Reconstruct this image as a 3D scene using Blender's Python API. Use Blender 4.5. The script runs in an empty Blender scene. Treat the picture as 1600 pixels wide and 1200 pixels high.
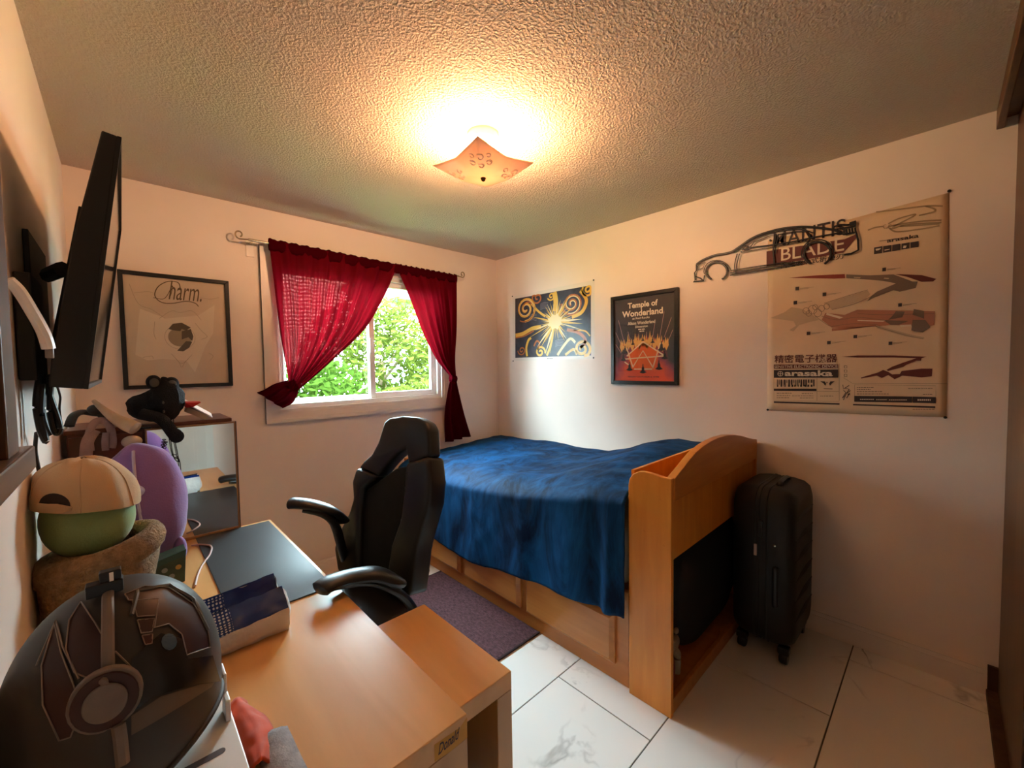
import bpy, bmesh, math, random
from mathutils import Vector, Matrix, noise
random.seed(7)
S = bpy.context.scene
COL = S.collection
PI = math.pi
# ------------------------------------------------------------------ camera
F, CX, CY = 641.0, 800.0, 600.0          # focal length in pixels of the 1600x1200 frame
def _cam_ray(u, v): return Vector(((u-CX)/F, (v-CY)/F, 1.0))
_Y = _cam_ray(190, 582).normalized()      # the two horizontal vanishing points of the room
_X = _cam_ray(1475, 562).normalized()
_X = (_X - _X.dot(_Y)*_Y).normalized()
_Z = _X.cross(_Y)
if _Z.y > 0: _Z = -_Z
RW = Matrix((_X, _Y, _Z))                 # camera axes (right, down, forward) -> room axes
CAM = Vector((0, 0, 1.43))
cd = bpy.data.cameras.new('camera'); cam = bpy.data.objects.new('camera', cd); COL.objects.link(cam)
cd.sensor_width = 36; cd.lens = F/1600*36; cd.clip_start = 0.02
r_, d_, f_ = RW @ Vector((1,0,0)), RW @ Vector((0,1,0)), RW @ Vector((0,0,1))
M = Matrix((r_, -d_, -f_)).transposed().to_4x4(); M.translation = CAM
cam.matrix_world = M
S.camera = cam
# ------------------------------------------------------------------ world, sun, window portal, exposure
EXPOSURE = 3.05
S.view_settings.view_transform = 'Standard'; S.view_settings.look = 'None'
S.view_settings.exposure = EXPOSURE; S.view_settings.gamma = 1; S.view_settings.use_curve_mapping = False
S.cycles.caustics_reflective = False; S.cycles.caustics_refractive = False
S.cycles.max_bounces = 10; S.cycles.diffuse_bounces = 6; S.cycles.transparent_max_bounces = 12
S.cycles.use_denoising = True
S.cycles.sample_clamp_indirect = 8
W = bpy.data.worlds.new('sky'); S.world = W; W.use_nodes = True
wn = W.node_tree.nodes; wl = W.node_tree.links; wn.clear()
wo = wn.new('ShaderNodeOutputWorld'); wb = wn.new('ShaderNodeBackground')
wb.inputs[0].default_value = (0.68, 0.89, 1.0, 1); wb.inputs[1].default_value = 8.6
wl.new(wb.outputs[0], wo.inputs[0])
sd = bpy.data.lights.new('sun', 'SUN'); so = bpy.data.objects.new('sun', sd); COL.objects.link(so)
sd.energy = 8; sd.angle = 0.01; sd.color = (1.0, 0.93, 0.80)
so.rotation_euler = (math.radians(38), 0, math.radians(20)); so.location = (1, -3, 8)
pd = bpy.data.lights.new('window_portal', 'AREA'); po = bpy.data.objects.new('window_portal', pd); COL.objects.link(po)
pd.shape = 'RECTANGLE'; pd.size = 1.3; pd.size_y = 1.0; pd.cycles.is_portal = True
po.location = (1.36, 3.12, 1.65); po.rotation_euler = (math.radians(-90), 0, 0)
LAMP_POWER = 5.6
LAMP_COL = (1.0, 0.58, 0.31)
# ------------------------------------------------------------------ helpers
XP, YW, HC, XL, YC = 2.626, 2.958, 2.44, -0.17, -0.19      # right wall, window wall, ceiling, left wall, closet plane
def px(u, v, axis, val):
    d = RW @ _cam_ray(u, v); t = (val-CAM[axis])/d[axis]; return CAM + t*d
def pxp(u, v, P0, N):
    d = RW @ _cam_ray(u, v); t = (P0-CAM).dot(N)/d.dot(N); return CAM + t*d
def lerp(a, b, t): return a+(b-a)*t
def interp(x, pts):
    if x <= pts[0][0]: return pts[0][1]
    for (a, b), (c, d) in zip(pts, pts[1:]):
        if x <= c: return lerp(b, d, (x-a)/(c-a))
    return pts[-1][1]
def smooth_path(pts, n=8):
    pts = [Vector(p) for p in pts]
    if len(pts) < 3: return pts
    out = []
    for i in range(len(pts)-1):
        p0 = pts[max(i-1, 0)]; p1 = pts[i]; p2 = pts[i+1]; p3 = pts[min(i+2, len(pts)-1)]
        for k in range(n):
            t = k/n
            out.append(0.5*((2*p1)+(p2-p0)*t+(2*p0-5*p1+4*p2-p3)*t*t+(3*p1-p0-3*p2+p3)*t**3))
    out.append(pts[-1]); return out
class MB:
    """collects shapes in room coordinates, links them as one mesh object"""
    def __init__(self): self.bm = bmesh.new()
    def box(self, a, b, bev=0.0, seg=2):
        x0, x1 = sorted((a[0], b[0])); y0, y1 = sorted((a[1], b[1])); z0, z1 = sorted((a[2], b[2]))
        t = bmesh.new()
        vs = [t.verts.new(p) for p in ((x0,y0,z0),(x1,y0,z0),(x1,y1,z0),(x0,y1,z0),(x0,y0,z1),(x1,y0,z1),(x1,y1,z1),(x0,y1,z1))]
        for q in ((0,3,2,1),(4,5,6,7),(0,1,5,4),(1,2,6,5),(2,3,7,6),(3,0,4,7)): t.faces.new([vs[i] for i in q])
        if bev > 0: bmesh.ops.bevel(t, geom=list(t.edges), offset=bev, segments=seg, profile=0.5, affect='EDGES')
        self._add(t); return self
    def _add(self, t):
        me = bpy.data.meshes.new('tmp'); t.to_mesh(me); t.free(); self.bm.from_mesh(me); bpy.data.meshes.remove(me)
    def prism(self, poly, vec, bev=0.0, seg=2):
        t = bmesh.new(); vec = Vector(vec)
        A = [t.verts.new(p) for p in poly]; B = [t.verts.new(Vector(p)+vec) for p in poly]
        t.faces.new(A); t.faces.new(B[::-1])
        n = len(A)
        for i in range(n): t.faces.new([A[i], B[i], B[(i+1) % n], A[(i+1) % n]])
        bmesh.ops.recalc_face_normals(t, faces=t.faces)
        if bev > 0: bmesh.ops.bevel(t, geom=list(t.edges), offset=bev, segments=seg, profile=0.5, affect='EDGES', clamp_overlap=True)
        self._add(t); return self
    def poly(self, pts):
        self.bm.faces.new([self.bm.verts.new(p) for p in pts]); return self
    def sweep(self, path, rx, ry=None, seg=10, up=(0,0,1), caps=True, radii=None):
        path = [Vector(p) for p in path]; ry = rx if ry is None else ry; up = Vector(up)
        rings = []
        for i, p in enumerate(path):
            t = (path[min(i+1, len(path)-1)]-path[max(i-1, 0)]).normalized()
            s = t.cross(up)
            if s.length < 1e-3: s = t.cross(Vector((1, 0.2, 0)))
            s.normalize(); n = s.cross(t).normalized()
            k = radii[i] if radii else 1.0
            rings.append([self.bm.verts.new(p+s*rx*k*math.cos(2*PI*j/seg)+n*ry*k*math.sin(2*PI*j/seg)) for j in range(seg)])
        for a, b in zip(rings, rings[1:]):
            for j in range(seg): self.bm.faces.new([a[j], a[(j+1) % seg], b[(j+1) % seg], b[j]])
        if caps:
            self.bm.faces.new(rings[0][::-1]); self.bm.faces.new(rings[-1])
        return self
    def lathe(self, prof, c, seg=24, axis='Z', caps=True):
        c = Vector(c); rings = []
        for (r, h) in prof:
            ring = []
            for j in range(seg):
                a = 2*PI*j/seg; x, y = r*math.cos(a), r*math.sin(a)
                o = {'Z': Vector((x, y, h)), 'Y': Vector((x, h, y)), 'X': Vector((h, x, y))}[axis]
                ring.append(self.bm.verts.new(c+o))
            rings.append(ring)
        for a, b in zip(rings, rings[1:]):
            for j in range(seg): self.bm.faces.new([a[j], a[(j+1) % seg], b[(j+1) % seg], b[j]])
        if caps: self.bm.faces.new(rings[0][::-1]); self.bm.faces.new(rings[-1])
        return self
    def blob(self, c, r, fn=None, u=24, v=16):
        t = bmesh.new(); bmesh.ops.create_uvsphere(t, u_segments=u, v_segments=v, radius=1)
        for q in t.verts:
            p = q.co.copy()
            if fn: p = fn(p)
            q.co = Vector((c[0]+p.x*r[0], c[1]+p.y*r[1], c[2]+p.z*r[2]))
        self._add(t); return self
    def grid(self, fn, nu, nv, uv=None):
        vs = [[self.bm.verts.new(fn(i/nu, j/nv)) for i in range(nu+1)] for j in range(nv+1)]
        lay = self.bm.loops.layers.uv.verify() if uv else None
        for j in range(nv):
            for i in range(nu):
                f = self.bm.faces.new([vs[j][i], vs[j][i+1], vs[j+1][i+1], vs[j+1][i]])
                if uv:
                    for l, (a, b) in zip(f.loops, ((i, j), (i+1, j), (i+1, j+1), (i, j+1))): l[lay].uv = (a/nu*uv[0], b/nv*uv[1])
        return self
    def build(self, name, mat, parent=None, smooth=False, subdiv=0, recalc=True, label=None, kind=None):
        if recalc: bmesh.ops.recalc_face_normals(self.bm, faces=self.bm.faces)
        root = parent
        off = Vector(parent['_o']) if parent is not None and '_o' in parent else Vector((0, 0, 0))
        if parent is None:
            co = [v.co for v in self.bm.verts]
            off = Vector(((min(c.x for c in co)+max(c.x for c in co))/2, (min(c.y for c in co)+max(c.y for c in co))/2, min(c.z for c in co)))
        for v in self.bm.verts: v.co -= off
        me = bpy.data.meshes.new(name); self.bm.to_mesh(me); self.bm.free()
        me.materials.append(mat)
        if smooth:
            for p in me.polygons: p.use_smooth = True
        o = bpy.data.objects.new(name, me); COL.objects.link(o)
        if parent is None: o.location = off
        else: o.parent = parent
        o['_o'] = tuple(off)
        if subdiv:
            m = o.modifiers.new('subdivision', 'SUBSURF'); m.levels = subdiv; m.render_levels = subdiv
        if smooth and not subdiv:
            try: me.set_sharp_from_angle(angle=math.radians(42))
            except Exception: pass
        if label: o['label'] = label
        if kind: o['kind'] = kind
        return o
ALL = []
def thing(name, label, cat, loc, group=None):
    o = bpy.data.objects.new(name, None); COL.objects.link(o); o.location = loc; o['_o'] = tuple(loc)
    o.empty_display_size = 0.1
    return tag(o, label, cat, group)
def tag(o, label, cat, group=None):
    o['label'] = label; o['category'] = cat
    if group: o['group'] = group
    return o
def struct(name, mb, mat, **k):
    o = mb.build(name, mat, **k); o['kind'] = 'structure'; return o
# ------------------------------------------------------------------ materials
MATS = {}
def mat(name, col, rough=0.5, metal=0.0, var=0.0, vscale=8.0, bump=0.0, bscale=60.0, sheen=0.0, coat=0.0, spec=None, stretch=None):
    """principled material whose colour and relief come from noise"""
    if name in MATS: return MATS[name]
    m = bpy.data.materials.new(name); m.use_nodes = True; nt = m.node_tree; n = nt.nodes; l = nt.links
    b = n['Principled BSDF']; b.inputs['Base Color'].default_value = (*col, 1)
    b.inputs['Roughness'].default_value = rough; b.inputs['Metallic'].default_value = metal
    if spec is not None: b.inputs['Specular IOR Level'].default_value = spec
    if sheen: b.inputs['Sheen Weight'].default_value = sheen; b.inputs['Sheen Roughness'].default_value = 0.4
    if coat: b.inputs['Coat Weight'].default_value = coat; b.inputs['Coat Roughness'].default_value = 0.15
    tc = n.new('ShaderNodeTexCoord'); src = tc.outputs['Object']
    if stretch:
        mp = n.new('ShaderNodeMapping'); mp.inputs['Scale'].default_value = stretch; l.new(src, mp.inputs[0]); src = mp.outputs[0]
    nz = n.new('ShaderNodeTexNoise'); nz.inputs['Scale'].default_value = vscale; nz.inputs['Detail'].default_value = 4; l.new(src, nz.inputs['Vector'])
    rp = n.new('ShaderNodeValToRGB'); v = max(var, 0.02)
    rp.color_ramp.elements[0].position = 0.3; rp.color_ramp.elements[1].position = 0.7
    rp.color_ramp.elements[0].color = (*[c*(1-v) for c in col], 1); rp.color_ramp.elements[1].color = (*[min(1, c*(1+v)) for c in col], 1)
    l.new(nz.outputs[0], rp.inputs[0]); l.new(rp.outputs[0], b.inputs['Base Color'])
    if bump:
        bz = n.new('ShaderNodeTexNoise'); bz.inputs['Scale'].default_value = bscale; bz.inputs['Detail'].default_value = 3; l.new(tc.outputs['Object'], bz.inputs['Vector'])
        bp = n.new('ShaderNodeBump'); bp.inputs['Strength'].default_value = bump; bp.inputs['Distance'].default_value = 0.01
        l.new(bz.outputs[0], bp.inputs['Height']); l.new(bp.outputs[0], b.inputs['Normal'])
    MATS[name] = m; return m
def wood(name, lo, hi, grain=(1.2, 14, 14), rough=0.35, scale=2.2, coat=0.0):
    if name in MATS: return MATS[name]
    m = bpy.data.materials.new(name); m.use_nodes = True; n = m.node_tree.nodes; l = m.node_tree.links
    b = n['Principled BSDF']; b.inputs['Roughness'].default_value = rough
    if coat: b.inputs['Coat Weight'].default_value = coat; b.inputs['Coat Roughness'].default_value = 0.2
    tc = n.new('ShaderNodeTexCoord'); mp = n.new('ShaderNodeMapping'); mp.inputs['Scale'].default_value = grain
    l.new(tc.outputs['Object'], mp.inputs[0])
    nz = n.new('ShaderNodeTexNoise'); nz.inputs['Scale'].default_value = scale; nz.inputs['Detail'].default_value = 6; nz.inputs['Distortion'].default_value = 0.6
    l.new(mp.outputs[0], nz.inputs['Vector'])
    rp = n.new('ShaderNodeValToRGB'); e = rp.color_ramp.elements
    e[0].position = 0.28; e[0].color = (*lo, 1); e[1].position = 0.68; e[1].color = (*hi, 1)
    l.new(nz.outputs[0], rp.inputs[0]); l.new(rp.outputs[0], b.inputs['Base Color'])
    bp = n.new('ShaderNodeBump'); bp.inputs['Strength'].default_value = 0.06; bp.inputs['Distance'].default_value = 0.004
    l.new(nz.outputs[0], bp.inputs['Height']); l.new(bp.outputs[0], b.inputs['Normal'])
    MATS[name] = m; return m
WALL = mat('wall_paint', (0.85, 0.73, 0.645), 0.55, var=0.03, vscale=3, bump=0.05, bscale=90)
WALLP = WALL
TRIM = mat('white_trim', (0.82, 0.74, 0.68), 0.35, var=0.02)
VINYL = mat('window_vinyl', (0.80, 0.74, 0.70), 0.3, var=0.02)
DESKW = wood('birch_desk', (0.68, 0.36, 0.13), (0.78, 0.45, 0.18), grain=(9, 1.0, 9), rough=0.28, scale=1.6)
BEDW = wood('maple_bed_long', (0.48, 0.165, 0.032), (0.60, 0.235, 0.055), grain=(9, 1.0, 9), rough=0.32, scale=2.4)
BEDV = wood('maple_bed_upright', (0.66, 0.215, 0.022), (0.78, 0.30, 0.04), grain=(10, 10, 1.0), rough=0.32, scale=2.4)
DARKW = wood('dark_brown_wood', (0.06, 0.024, 0.010), (0.10, 0.045, 0.02), grain=(8, 8, 1), rough=0.85)
CHERRY = wood('cherry_wood', (0.09, 0.02, 0.008), (0.15, 0.035, 0.012), grain=(1, 6, 9), rough=0.35)
CLOSETW = wood('closet_wood', (0.08, 0.028, 0.007), (0.13, 0.05, 0.013), grain=(8, 8, 0.8), rough=0.4)
BLACKF = mat('black_fabric', (0.006, 0.006, 0.0065), 0.85, var=0.2, vscale=30, bump=0.15, bscale=400)
LEATHER = mat('black_leatherette', (0.007, 0.007, 0.008), 0.38, var=0.1, bump=0.06, bscale=250)
BLACKP = mat('black_plastic', (0.012, 0.012, 0.013), 0.35, var=0.1)
BLACKM = mat('black_matte', (0.012, 0.011, 0.010), 0.6, var=0.1)
BLACKG = mat('black_frame', (0.012, 0.011, 0.010), 0.3, var=0.1)
CHROME = mat('brushed_nickel', (0.55, 0.47, 0.36), 0.25, metal=1.0)
WHITEP = mat('white_plastic', (0.82, 0.82, 0.80), 0.35, var=0.02)
DOORW = mat('white_door_paint', (0.80, 0.80, 0.74), 0.4, var=0.02)

# floor tile: white porcelain with sparse grey veins, world coordinates so the veins vary per tile
def tile_mat():
    m = bpy.data.materials.new('marble_tile'); m.use_nodes = True; n = m.node_tree.nodes; l = m.node_tree.links
    b = n['Principled BSDF']; b.inputs['Roughness'].default_value = 0.16
    g = n.new('ShaderNodeNewGeometry'); oi = n.new('ShaderNodeObjectInfo')
    add = n.new('ShaderNodeVectorMath'); add.operation = 'MULTIPLY_ADD'
    l.new(oi.outputs['Random'], add.inputs[0]); add.inputs[1].default_value = (17, 9, 23); l.new(g.outputs['Position'], add.inputs[2])
    nz = n.new('ShaderNodeTexNoise'); nz.inputs['Scale'].default_value = 1.7; nz.inputs['Detail'].default_value = 5; nz.inputs['Distortion'].default_value = 1.3
    l.new(add.outputs[0], nz.inputs['Vector'])
    s = n.new('ShaderNodeMath'); s.operation = 'SUBTRACT'; l.new(nz.outputs[0], s.inputs[0]); s.inputs[1].default_value = 0.5
    a = n.new('ShaderNodeMath'); a.operation = 'ABSOLUTE'; l.new(s.outputs[0], a.inputs[0])
    r1 = n.new('ShaderNodeValToRGB'); r1.color_ramp.elements[0].position = 0.0; r1.color_ramp.elements[0].color = (1, 1, 1, 1)
    r1.color_ramp.elements[1].position = 0.022; r1.color_ramp.elements[1].color = (0, 0, 0, 1); l.new(a.outputs[0], r1.inputs[0])
    n2 = n.new('ShaderNodeTexNoise'); n2.inputs['Scale'].default_value = 2.6; l.new(add.outputs[0], n2.inputs['Vector'])
    r2 = n.new('ShaderNodeValToRGB'); r2.color_ramp.elements[0].position = 0.52; r2.color_ramp.elements[1].position = 0.70
    l.new(n2.outputs[0], r2.inputs[0])
    mu = n.new('ShaderNodeMath'); mu.operation = 'MULTIPLY'; l.new(r1.outputs[0], mu.inputs[0]); l.new(r2.outputs[0], mu.inputs[1])
    mx = n.new('ShaderNodeMix'); mx.data_type = 'RGBA'; l.new(mu.outputs[0], mx.inputs[0])
    mx.inputs[6].default_value = (0.85, 0.83, 0.80, 1); mx.inputs[7].default_value = (0.30, 0.28, 0.26, 1)
    l.new(mx.outputs[2], b.inputs['Base Color']); return m
TILE = tile_mat()
GROUT = mat('grout', (0.10, 0.085, 0.07), 0.9, var=0.1)
# popcorn ceiling
def ceil_mat():
    m = bpy.data.materials.new('popcorn_ceiling'); m.use_nodes = True; n = m.node_tree.nodes; l = m.node_tree.links
    b = n['Principled BSDF']; b.inputs['Roughness'].default_value = 0.9; b.inputs['Specular IOR Level'].default_value = 0.1
    b.inputs['Base Color'].default_value = (0.68, 0.57, 0.46, 1)
    g = n.new('ShaderNodeTexCoord')
    v = n.new('ShaderNodeTexNoise'); v.inputs['Scale'].default_value = 105; v.inputs['Detail'].default_value = 2; v.inputs['Roughness'].default_value = 0.5; v.inputs['Distortion'].default_value = 0.2
    l.new(g.outputs['Object'], v.inputs['Vector'])
    r = n.new('ShaderNodeValToRGB'); r.color_ramp.elements[0].position = 0.42; r.color_ramp.elements[1].position = 0.62
    l.new(v.outputs[0], r.inputs[0])
    bp = n.new('ShaderNodeBump'); bp.inputs['Strength'].default_value = 0.55; bp.inputs['Distance'].default_value = 0.008
    l.new(r.outputs[0], bp.inputs['Height']); l.new(bp.outputs[0], b.inputs['Normal'])
    return m
CEIL = ceil_mat()
def velvet(name, lo, hi, scale=5.0, stretch=(1, 1, 0.35)):
    m = bpy.data.materials.new(name); m.use_nodes = True; n = m.node_tree.nodes; l = m.node_tree.links
    b = n['Principled BSDF']; b.inputs['Roughness'].default_value = 0.75; b.inputs['Sheen Weight'].default_value = 0.04; b.inputs['Specular IOR Level'].default_value = 0.12
    b.inputs['Sheen Roughness'].default_value = 0.35; b.inputs['Sheen Tint'].default_value = (0.25, 0.55, 1.0, 1)
    g = n.new('ShaderNodeTexCoord'); mp = n.new('ShaderNodeMapping'); mp.inputs['Scale'].default_value = stretch; l.new(g.outputs['Object'], mp.inputs[0])
    nz = n.new('ShaderNodeTexNoise'); nz.inputs['Scale'].default_value = scale; nz.inputs['Detail'].default_value = 7; nz.inputs['Roughness'].default_value = 0.65; nz.inputs['Distortion'].default_value = 1.2
    l.new(mp.outputs[0], nz.inputs['Vector'])
    r = n.new('ShaderNodeValToRGB'); r.color_ramp.elements[0].position = 0.38; r.color_ramp.elements[1].position = 0.66
    r.color_ramp.elements[0].color = (*lo, 1); r.color_ramp.elements[1].color = (*hi, 1)
    l.new(nz.outputs[0], r.inputs[0]); l.new(r.outputs[0], b.inputs['Base Color'])
    bz = n.new('ShaderNodeTexNoise'); bz.inputs['Scale'].default_value = 18; bz.inputs['Detail'].default_value = 5; l.new(mp.outputs[0], bz.inputs['Vector'])
    bp = n.new('ShaderNodeBump'); bp.inputs['Strength'].default_value = 0.35; bp.inputs['Distance'].default_value = 0.015
    l.new(bz.outputs[0], bp.inputs['Height']); l.new(bp.outputs[0], b.inputs['Normal'])
    return m
def curtain_mat(name, dif, tr, weave, opacity):
    """thin woven cloth: diffuse + translucent threads, light through the gaps of the weave"""
    m = bpy.data.materials.new(name); m.use_nodes = True; n = m.node_tree.nodes; l = m.node_tree.links
    n.clear(); out = n.new('ShaderNodeOutputMaterial')
    d = n.new('ShaderNodeBsdfDiffuse'); d.inputs[0].default_value = (*dif, 1)
    t = n.new('ShaderNodeBsdfTranslucent'); t.inputs[0].default_value = (*tr, 1)
    mx = n.new('ShaderNodeMixShader'); mx.inputs[0].default_value = 0.45; l.new(d.outputs[0], mx.inputs[1]); l.new(t.outputs[0], mx.inputs[2])
    last = mx.outputs[0]
    if weave:
        tc = n.new('ShaderNodeTexCoord'); sp = n.new('ShaderNodeSeparateXYZ'); l.new(tc.outputs['UV'], sp.inputs[0])
        outs = []
        for i in (0, 1):
            a = n.new('ShaderNodeMath'); a.operation = 'MULTIPLY'; l.new(sp.outputs[i], a.inputs[0]); a.inputs[1].default_value = 2*PI/weave
            s = n.new('ShaderNodeMath'); s.operation = 'SINE'; l.new(a.outputs[0], s.inputs[0])
            p = n.new('ShaderNodeMath'); p.operation = 'MULTIPLY_ADD'; l.new(s.outputs[0], p.inputs[0]); p.inputs[1].default_value = 0.5; p.inputs[2].default_value = 0.5
            outs.append(p.outputs[0])
        k = n.new('ShaderNodeMath'); k.operation = 'MULTIPLY'; l.new(outs[0], k.inputs[0]); l.new(outs[1], k.inputs[1])
        k2 = n.new('ShaderNodeMath'); k2.operation = 'MULTIPLY'; l.new(k.outputs[0], k2.inputs[0]); k2.inputs[1].default_value = opacity
        tp = n.new('ShaderNodeBsdfTransparent'); tp.inputs[0].default_value = (1.0, 0.32, 0.26, 1)
        m2 = n.new('ShaderNodeMixShader'); l.new(k2.outputs[0], m2.inputs[0]); l.new(last, m2.inputs[1]); l.new(tp.outputs[0], m2.inputs[2])
        last = m2.outputs[0]
    l.new(last, out.inputs[0]); return m
def glass_mat(name, tint=(1, 1, 1), refl=0.06):
    m = bpy.data.materials.new(name); m.use_nodes = True; n = m.node_tree.nodes; l = m.node_tree.links
    n.clear(); out = n.new('ShaderNodeOutputMaterial'); t = n.new('ShaderNodeBsdfTransparent'); t.inputs[0].default_value = (*tint, 1)
    g = n.new('ShaderNodeBsdfGlossy'); g.inputs['Roughness'].default_value = 0.02
    f = n.new('ShaderNodeFresnel'); ge = n.new('ShaderNodeNewGeometry'); io = n.new('ShaderNodeMapRange')     # same index seen from either side of the pane
    io.inputs['To Min'].default_value = 1.35; io.inputs['To Max'].default_value = 1/1.35; l.new(ge.outputs['Backfacing'], io.inputs[0]); l.new(io.outputs[0], f.inputs[0])
    x = n.new('ShaderNodeMixShader'); l.new(f.outputs[0], x.inputs[0]); l.new(t.outputs[0], x.inputs[1]); l.new(g.outputs[0], x.inputs[2])
    l.new(x.outputs[0], out.inputs[0]); return m
GLASS = glass_mat('window_glass', (0.96, 0.99, 0.98))
PGLASS = glass_mat('picture_glass', (0.97, 0.97, 0.96))
MIRROR = mat('silvered_mirror', (0.86, 0.88, 0.87), 0.02, metal=1.0)
def flat(name, c, rough=0.6): return mat('print_'+name, c, rough, var=0.03)
# ================================================================== ROOM SHELL
fl = struct('floor', MB().box((XL-0.1, -1.6, -0.12), (XP+0.1, YW+0.1, -0.004)), GROUT)
rows = []                                               # joints read off the photograph: rows 0.455 m, tiles 0.91 m
RH, TL = 0.4545, 0.91
offs = {0: 1.40, -1: 2.016, -2: 2.474, -3: 1.95, 1: 1.86, 2: 1.40, 3: 1.86, 4: 1.40, -4: 1.5}
for k in range(-4, 5):
    y0 = 0.7395 + k*RH; y1 = y0 + RH
    x = offs[k] - 4*TL
    while x < XP:
        xa, xb = max(x, XL), min(x+TL, XP); ya, yb = max(y0, -1.6), min(y1, YW)
        if xb-xa > 0.02 and yb-ya > 0.02:
            MB().box((xa+0.0024, ya+0.0024, -0.012), (xb-0.0024, yb-0.0024, 0.0), bev=0.0008, seg=1).build('floor_tile', TILE, fl)
        x += TL
struct('ceiling', MB().box((XL-0.1, -1.6, HC), (XP+0.1, YW+0.1, HC+0.15)), CEIL)
# window wall with its opening
WX0, WX1, WZ0, WZ1 = 0.735, 1.975, 1.175, 2.13
wb_ = MB()
wb_.box((XL-0.1, YW, -0.1), (WX0, YW+0.14, HC)).box((WX1, YW, -0.1), (XP+0.1, YW+0.14, HC))
wb_.box((WX0, YW, -0.1), (WX1, YW+0.14, WZ0)).box((WX0, YW, WZ1), (WX1, YW+0.14, HC))
struct('wall_back', wb_, WALL)
struct('wall_right', MB().box((XP, -1.6, -0.1), (XP+0.12, YW, HC)), WALLP)
struct('wall_left', MB().box((XL-0.12, -1.6, -0.1), (XL, YW, HC)), WALL)
struct('wall_front', MB().box((XL, -1.6, -0.1), (XP, -1.48, HC)), WALL)
struct('wall_closet', MB().box((1.0, -0.32, -0.01), (1.06, -1.48, HC)), WALL)
# baseboards
def base(name, a, b, n):
    (x0, y0), (x1, y1) = a, b
    m = MB(); t = 0.014
    m.box((x0, y0, 0), (x1+n[0]*t, y1+n[1]*t, 0.085)).box((x0, y0, 0.085), (x1+n[0]*t*0.6, y1+n[1]*t*0.6, 0.105))
    struct(name, m, TRIM)
base('baseboard_back', (XL+0.001, YW), (XP-0.015, YW), (0, -1))
base('baseboard_right', (XP, -0.16), (XP, YW-0.0), (-1, 0))
base('baseboard_left', (XL, -1.45), (XL, YW-0.016), (1, 0))
# closet: header, jamb, sliding door, at the right edge of the view
struct('trim_1', MB().box((1.06, -0.150, 2.362), (XP-0.001, -0.128, HC-0.001), bev=0.003).box((1.06, -0.32, 2.40), (XP-0.001, -0.150, HC-0.001)), CLOSETW)
dc = struct('door_2', MB().box((1.08, -0.225, 0.02), (XP-0.002, -0.185, 2.40), bev=0.003), CLOSETW)
for xx in (1.2, 1.86): MB().box((xx, -0.185, 0.10), (xx+0.6, -0.180, 2.25), bev=0.002).build('panel', CLOSETW, dc)
struct('trim_2', MB().box((1.06, -0.25, 0.0), (XP-0.002, -0.152, 0.028), bev=0.003).box((XP-0.016, -0.20, 0.028), (XP-0.001, -0.155, 0.13)), DARKW)
# white entry door behind the camera (the standing mirror shows it)
d1 = struct('door_1', MB().box((-0.10, -1.48, 0.005), (0.66, -1.44, 2.03), bev=0.003), DOORW)
for (xa, xb) in ((-0.02, 0.23), (0.33, 0.58)):
    for (za, zb) in ((0.18, 0.78), (0.92, 1.5), (1.62, 1.92)):
        MB().box((xa, -1.44, za), (xb, -1.435, zb), bev=0.004).box((xa+0.03, -1.435, za+0.03), (xb-0.03, -1.428, zb-0.03), bev=0.004).build('panel', DOORW, d1)
kn = MB().lathe([(0.012, 0), (0.012, 0.03), (0.03, 0.04), (0.033, 0.06), (0.02, 0.075), (0.001, 0.078)], (0.60, -1.44, 0.98), axis='Y', seg=16).build('door_knob', CHROME, d1, smooth=True)
struct('trim_3', MB().box((-0.165, -1.478, 0), (-0.10, -1.455, 2.09)).box((0.66, -1.478, 0), (0.73, -1.455, 2.09)).box((-0.10, -1.478, 2.03), (0.66, -1.455, 2.09)), DOORW)
# ------------------------------------------------------------------ window
win = struct('window_1', MB().box((WX0, 2.965, WZ0), (WX0+0.03, 3.09, WZ1)).box((WX1-0.03, 2.965, WZ0), (WX1, 3.09, WZ1))
             .box((WX0+0.03, 2.965, WZ0), (WX1-0.03, 3.09, WZ0+0.03)).box((WX0+0.03, 2.965, WZ1-0.03), (WX1-0.03, 3.09, WZ1)), VINYL)
cas = MB()                                              # moulded casing in three steps
for (o0, o1, t) in ((0.000, 0.085, 0.012), (0.022, 0.085, 0.018), (0.060, 0.085, 0.026)):
    x0, x1, z0, z1 = WX0-0.085+0.085, WX1, WZ0, WZ1
    a, b = o0, o1
    cas.box((WX0-b, YW-t, WZ0-b), (WX0-a, YW+0.002, WZ1+b)).box((WX1+a, YW-t, WZ0-b), (WX1+b, YW+0.002, WZ1+b))
    cas.box((WX0-a, YW-t, WZ0-b), (WX1+a, YW+0.002, WZ0-a)).box((WX0-a, YW-t, WZ1+a), (WX1+a, YW+0.002, WZ1+b))
cas.build('casing', TRIM, win)
def sash(name, x0, x1, z0, z1, y0, y1, w):
    s = MB().box((x0, y0, z0), (x0+w, y1, z1), bev=0.003).box((x1-w, y0, z0), (x1, y1, z1), bev=0.003)
    s.box((x0+w, y0, z0), (x1-w, y1, z0+w), bev=0.003).box((x0+w, y0, z1-w), (x1-w, y1, z1), bev=0.003)
    o = s.build('sash', VINYL, win)
    ym = (y0+y1)/2
    MB().box((x0+w-0.004, ym-0.002, z0+w-0.004), (x1-w+0.004, ym+0.002, z1-w+0.004)).build('pane', GLASS, o)
    return o
sash('left', 0.766, 1.405, WZ0+0.03, WZ1-0.03, 3.030, 3.060, 0.030)
sash('right', 1.365, WX1-0.032, WZ0+0.03, WZ1-0.03, 2.995, 3.027, 0.042)
MB().box((1.366, 2.982, 1.55), (1.380, 2.995, 1.66), bev=0.003).build('latch', VINYL, win)
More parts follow.
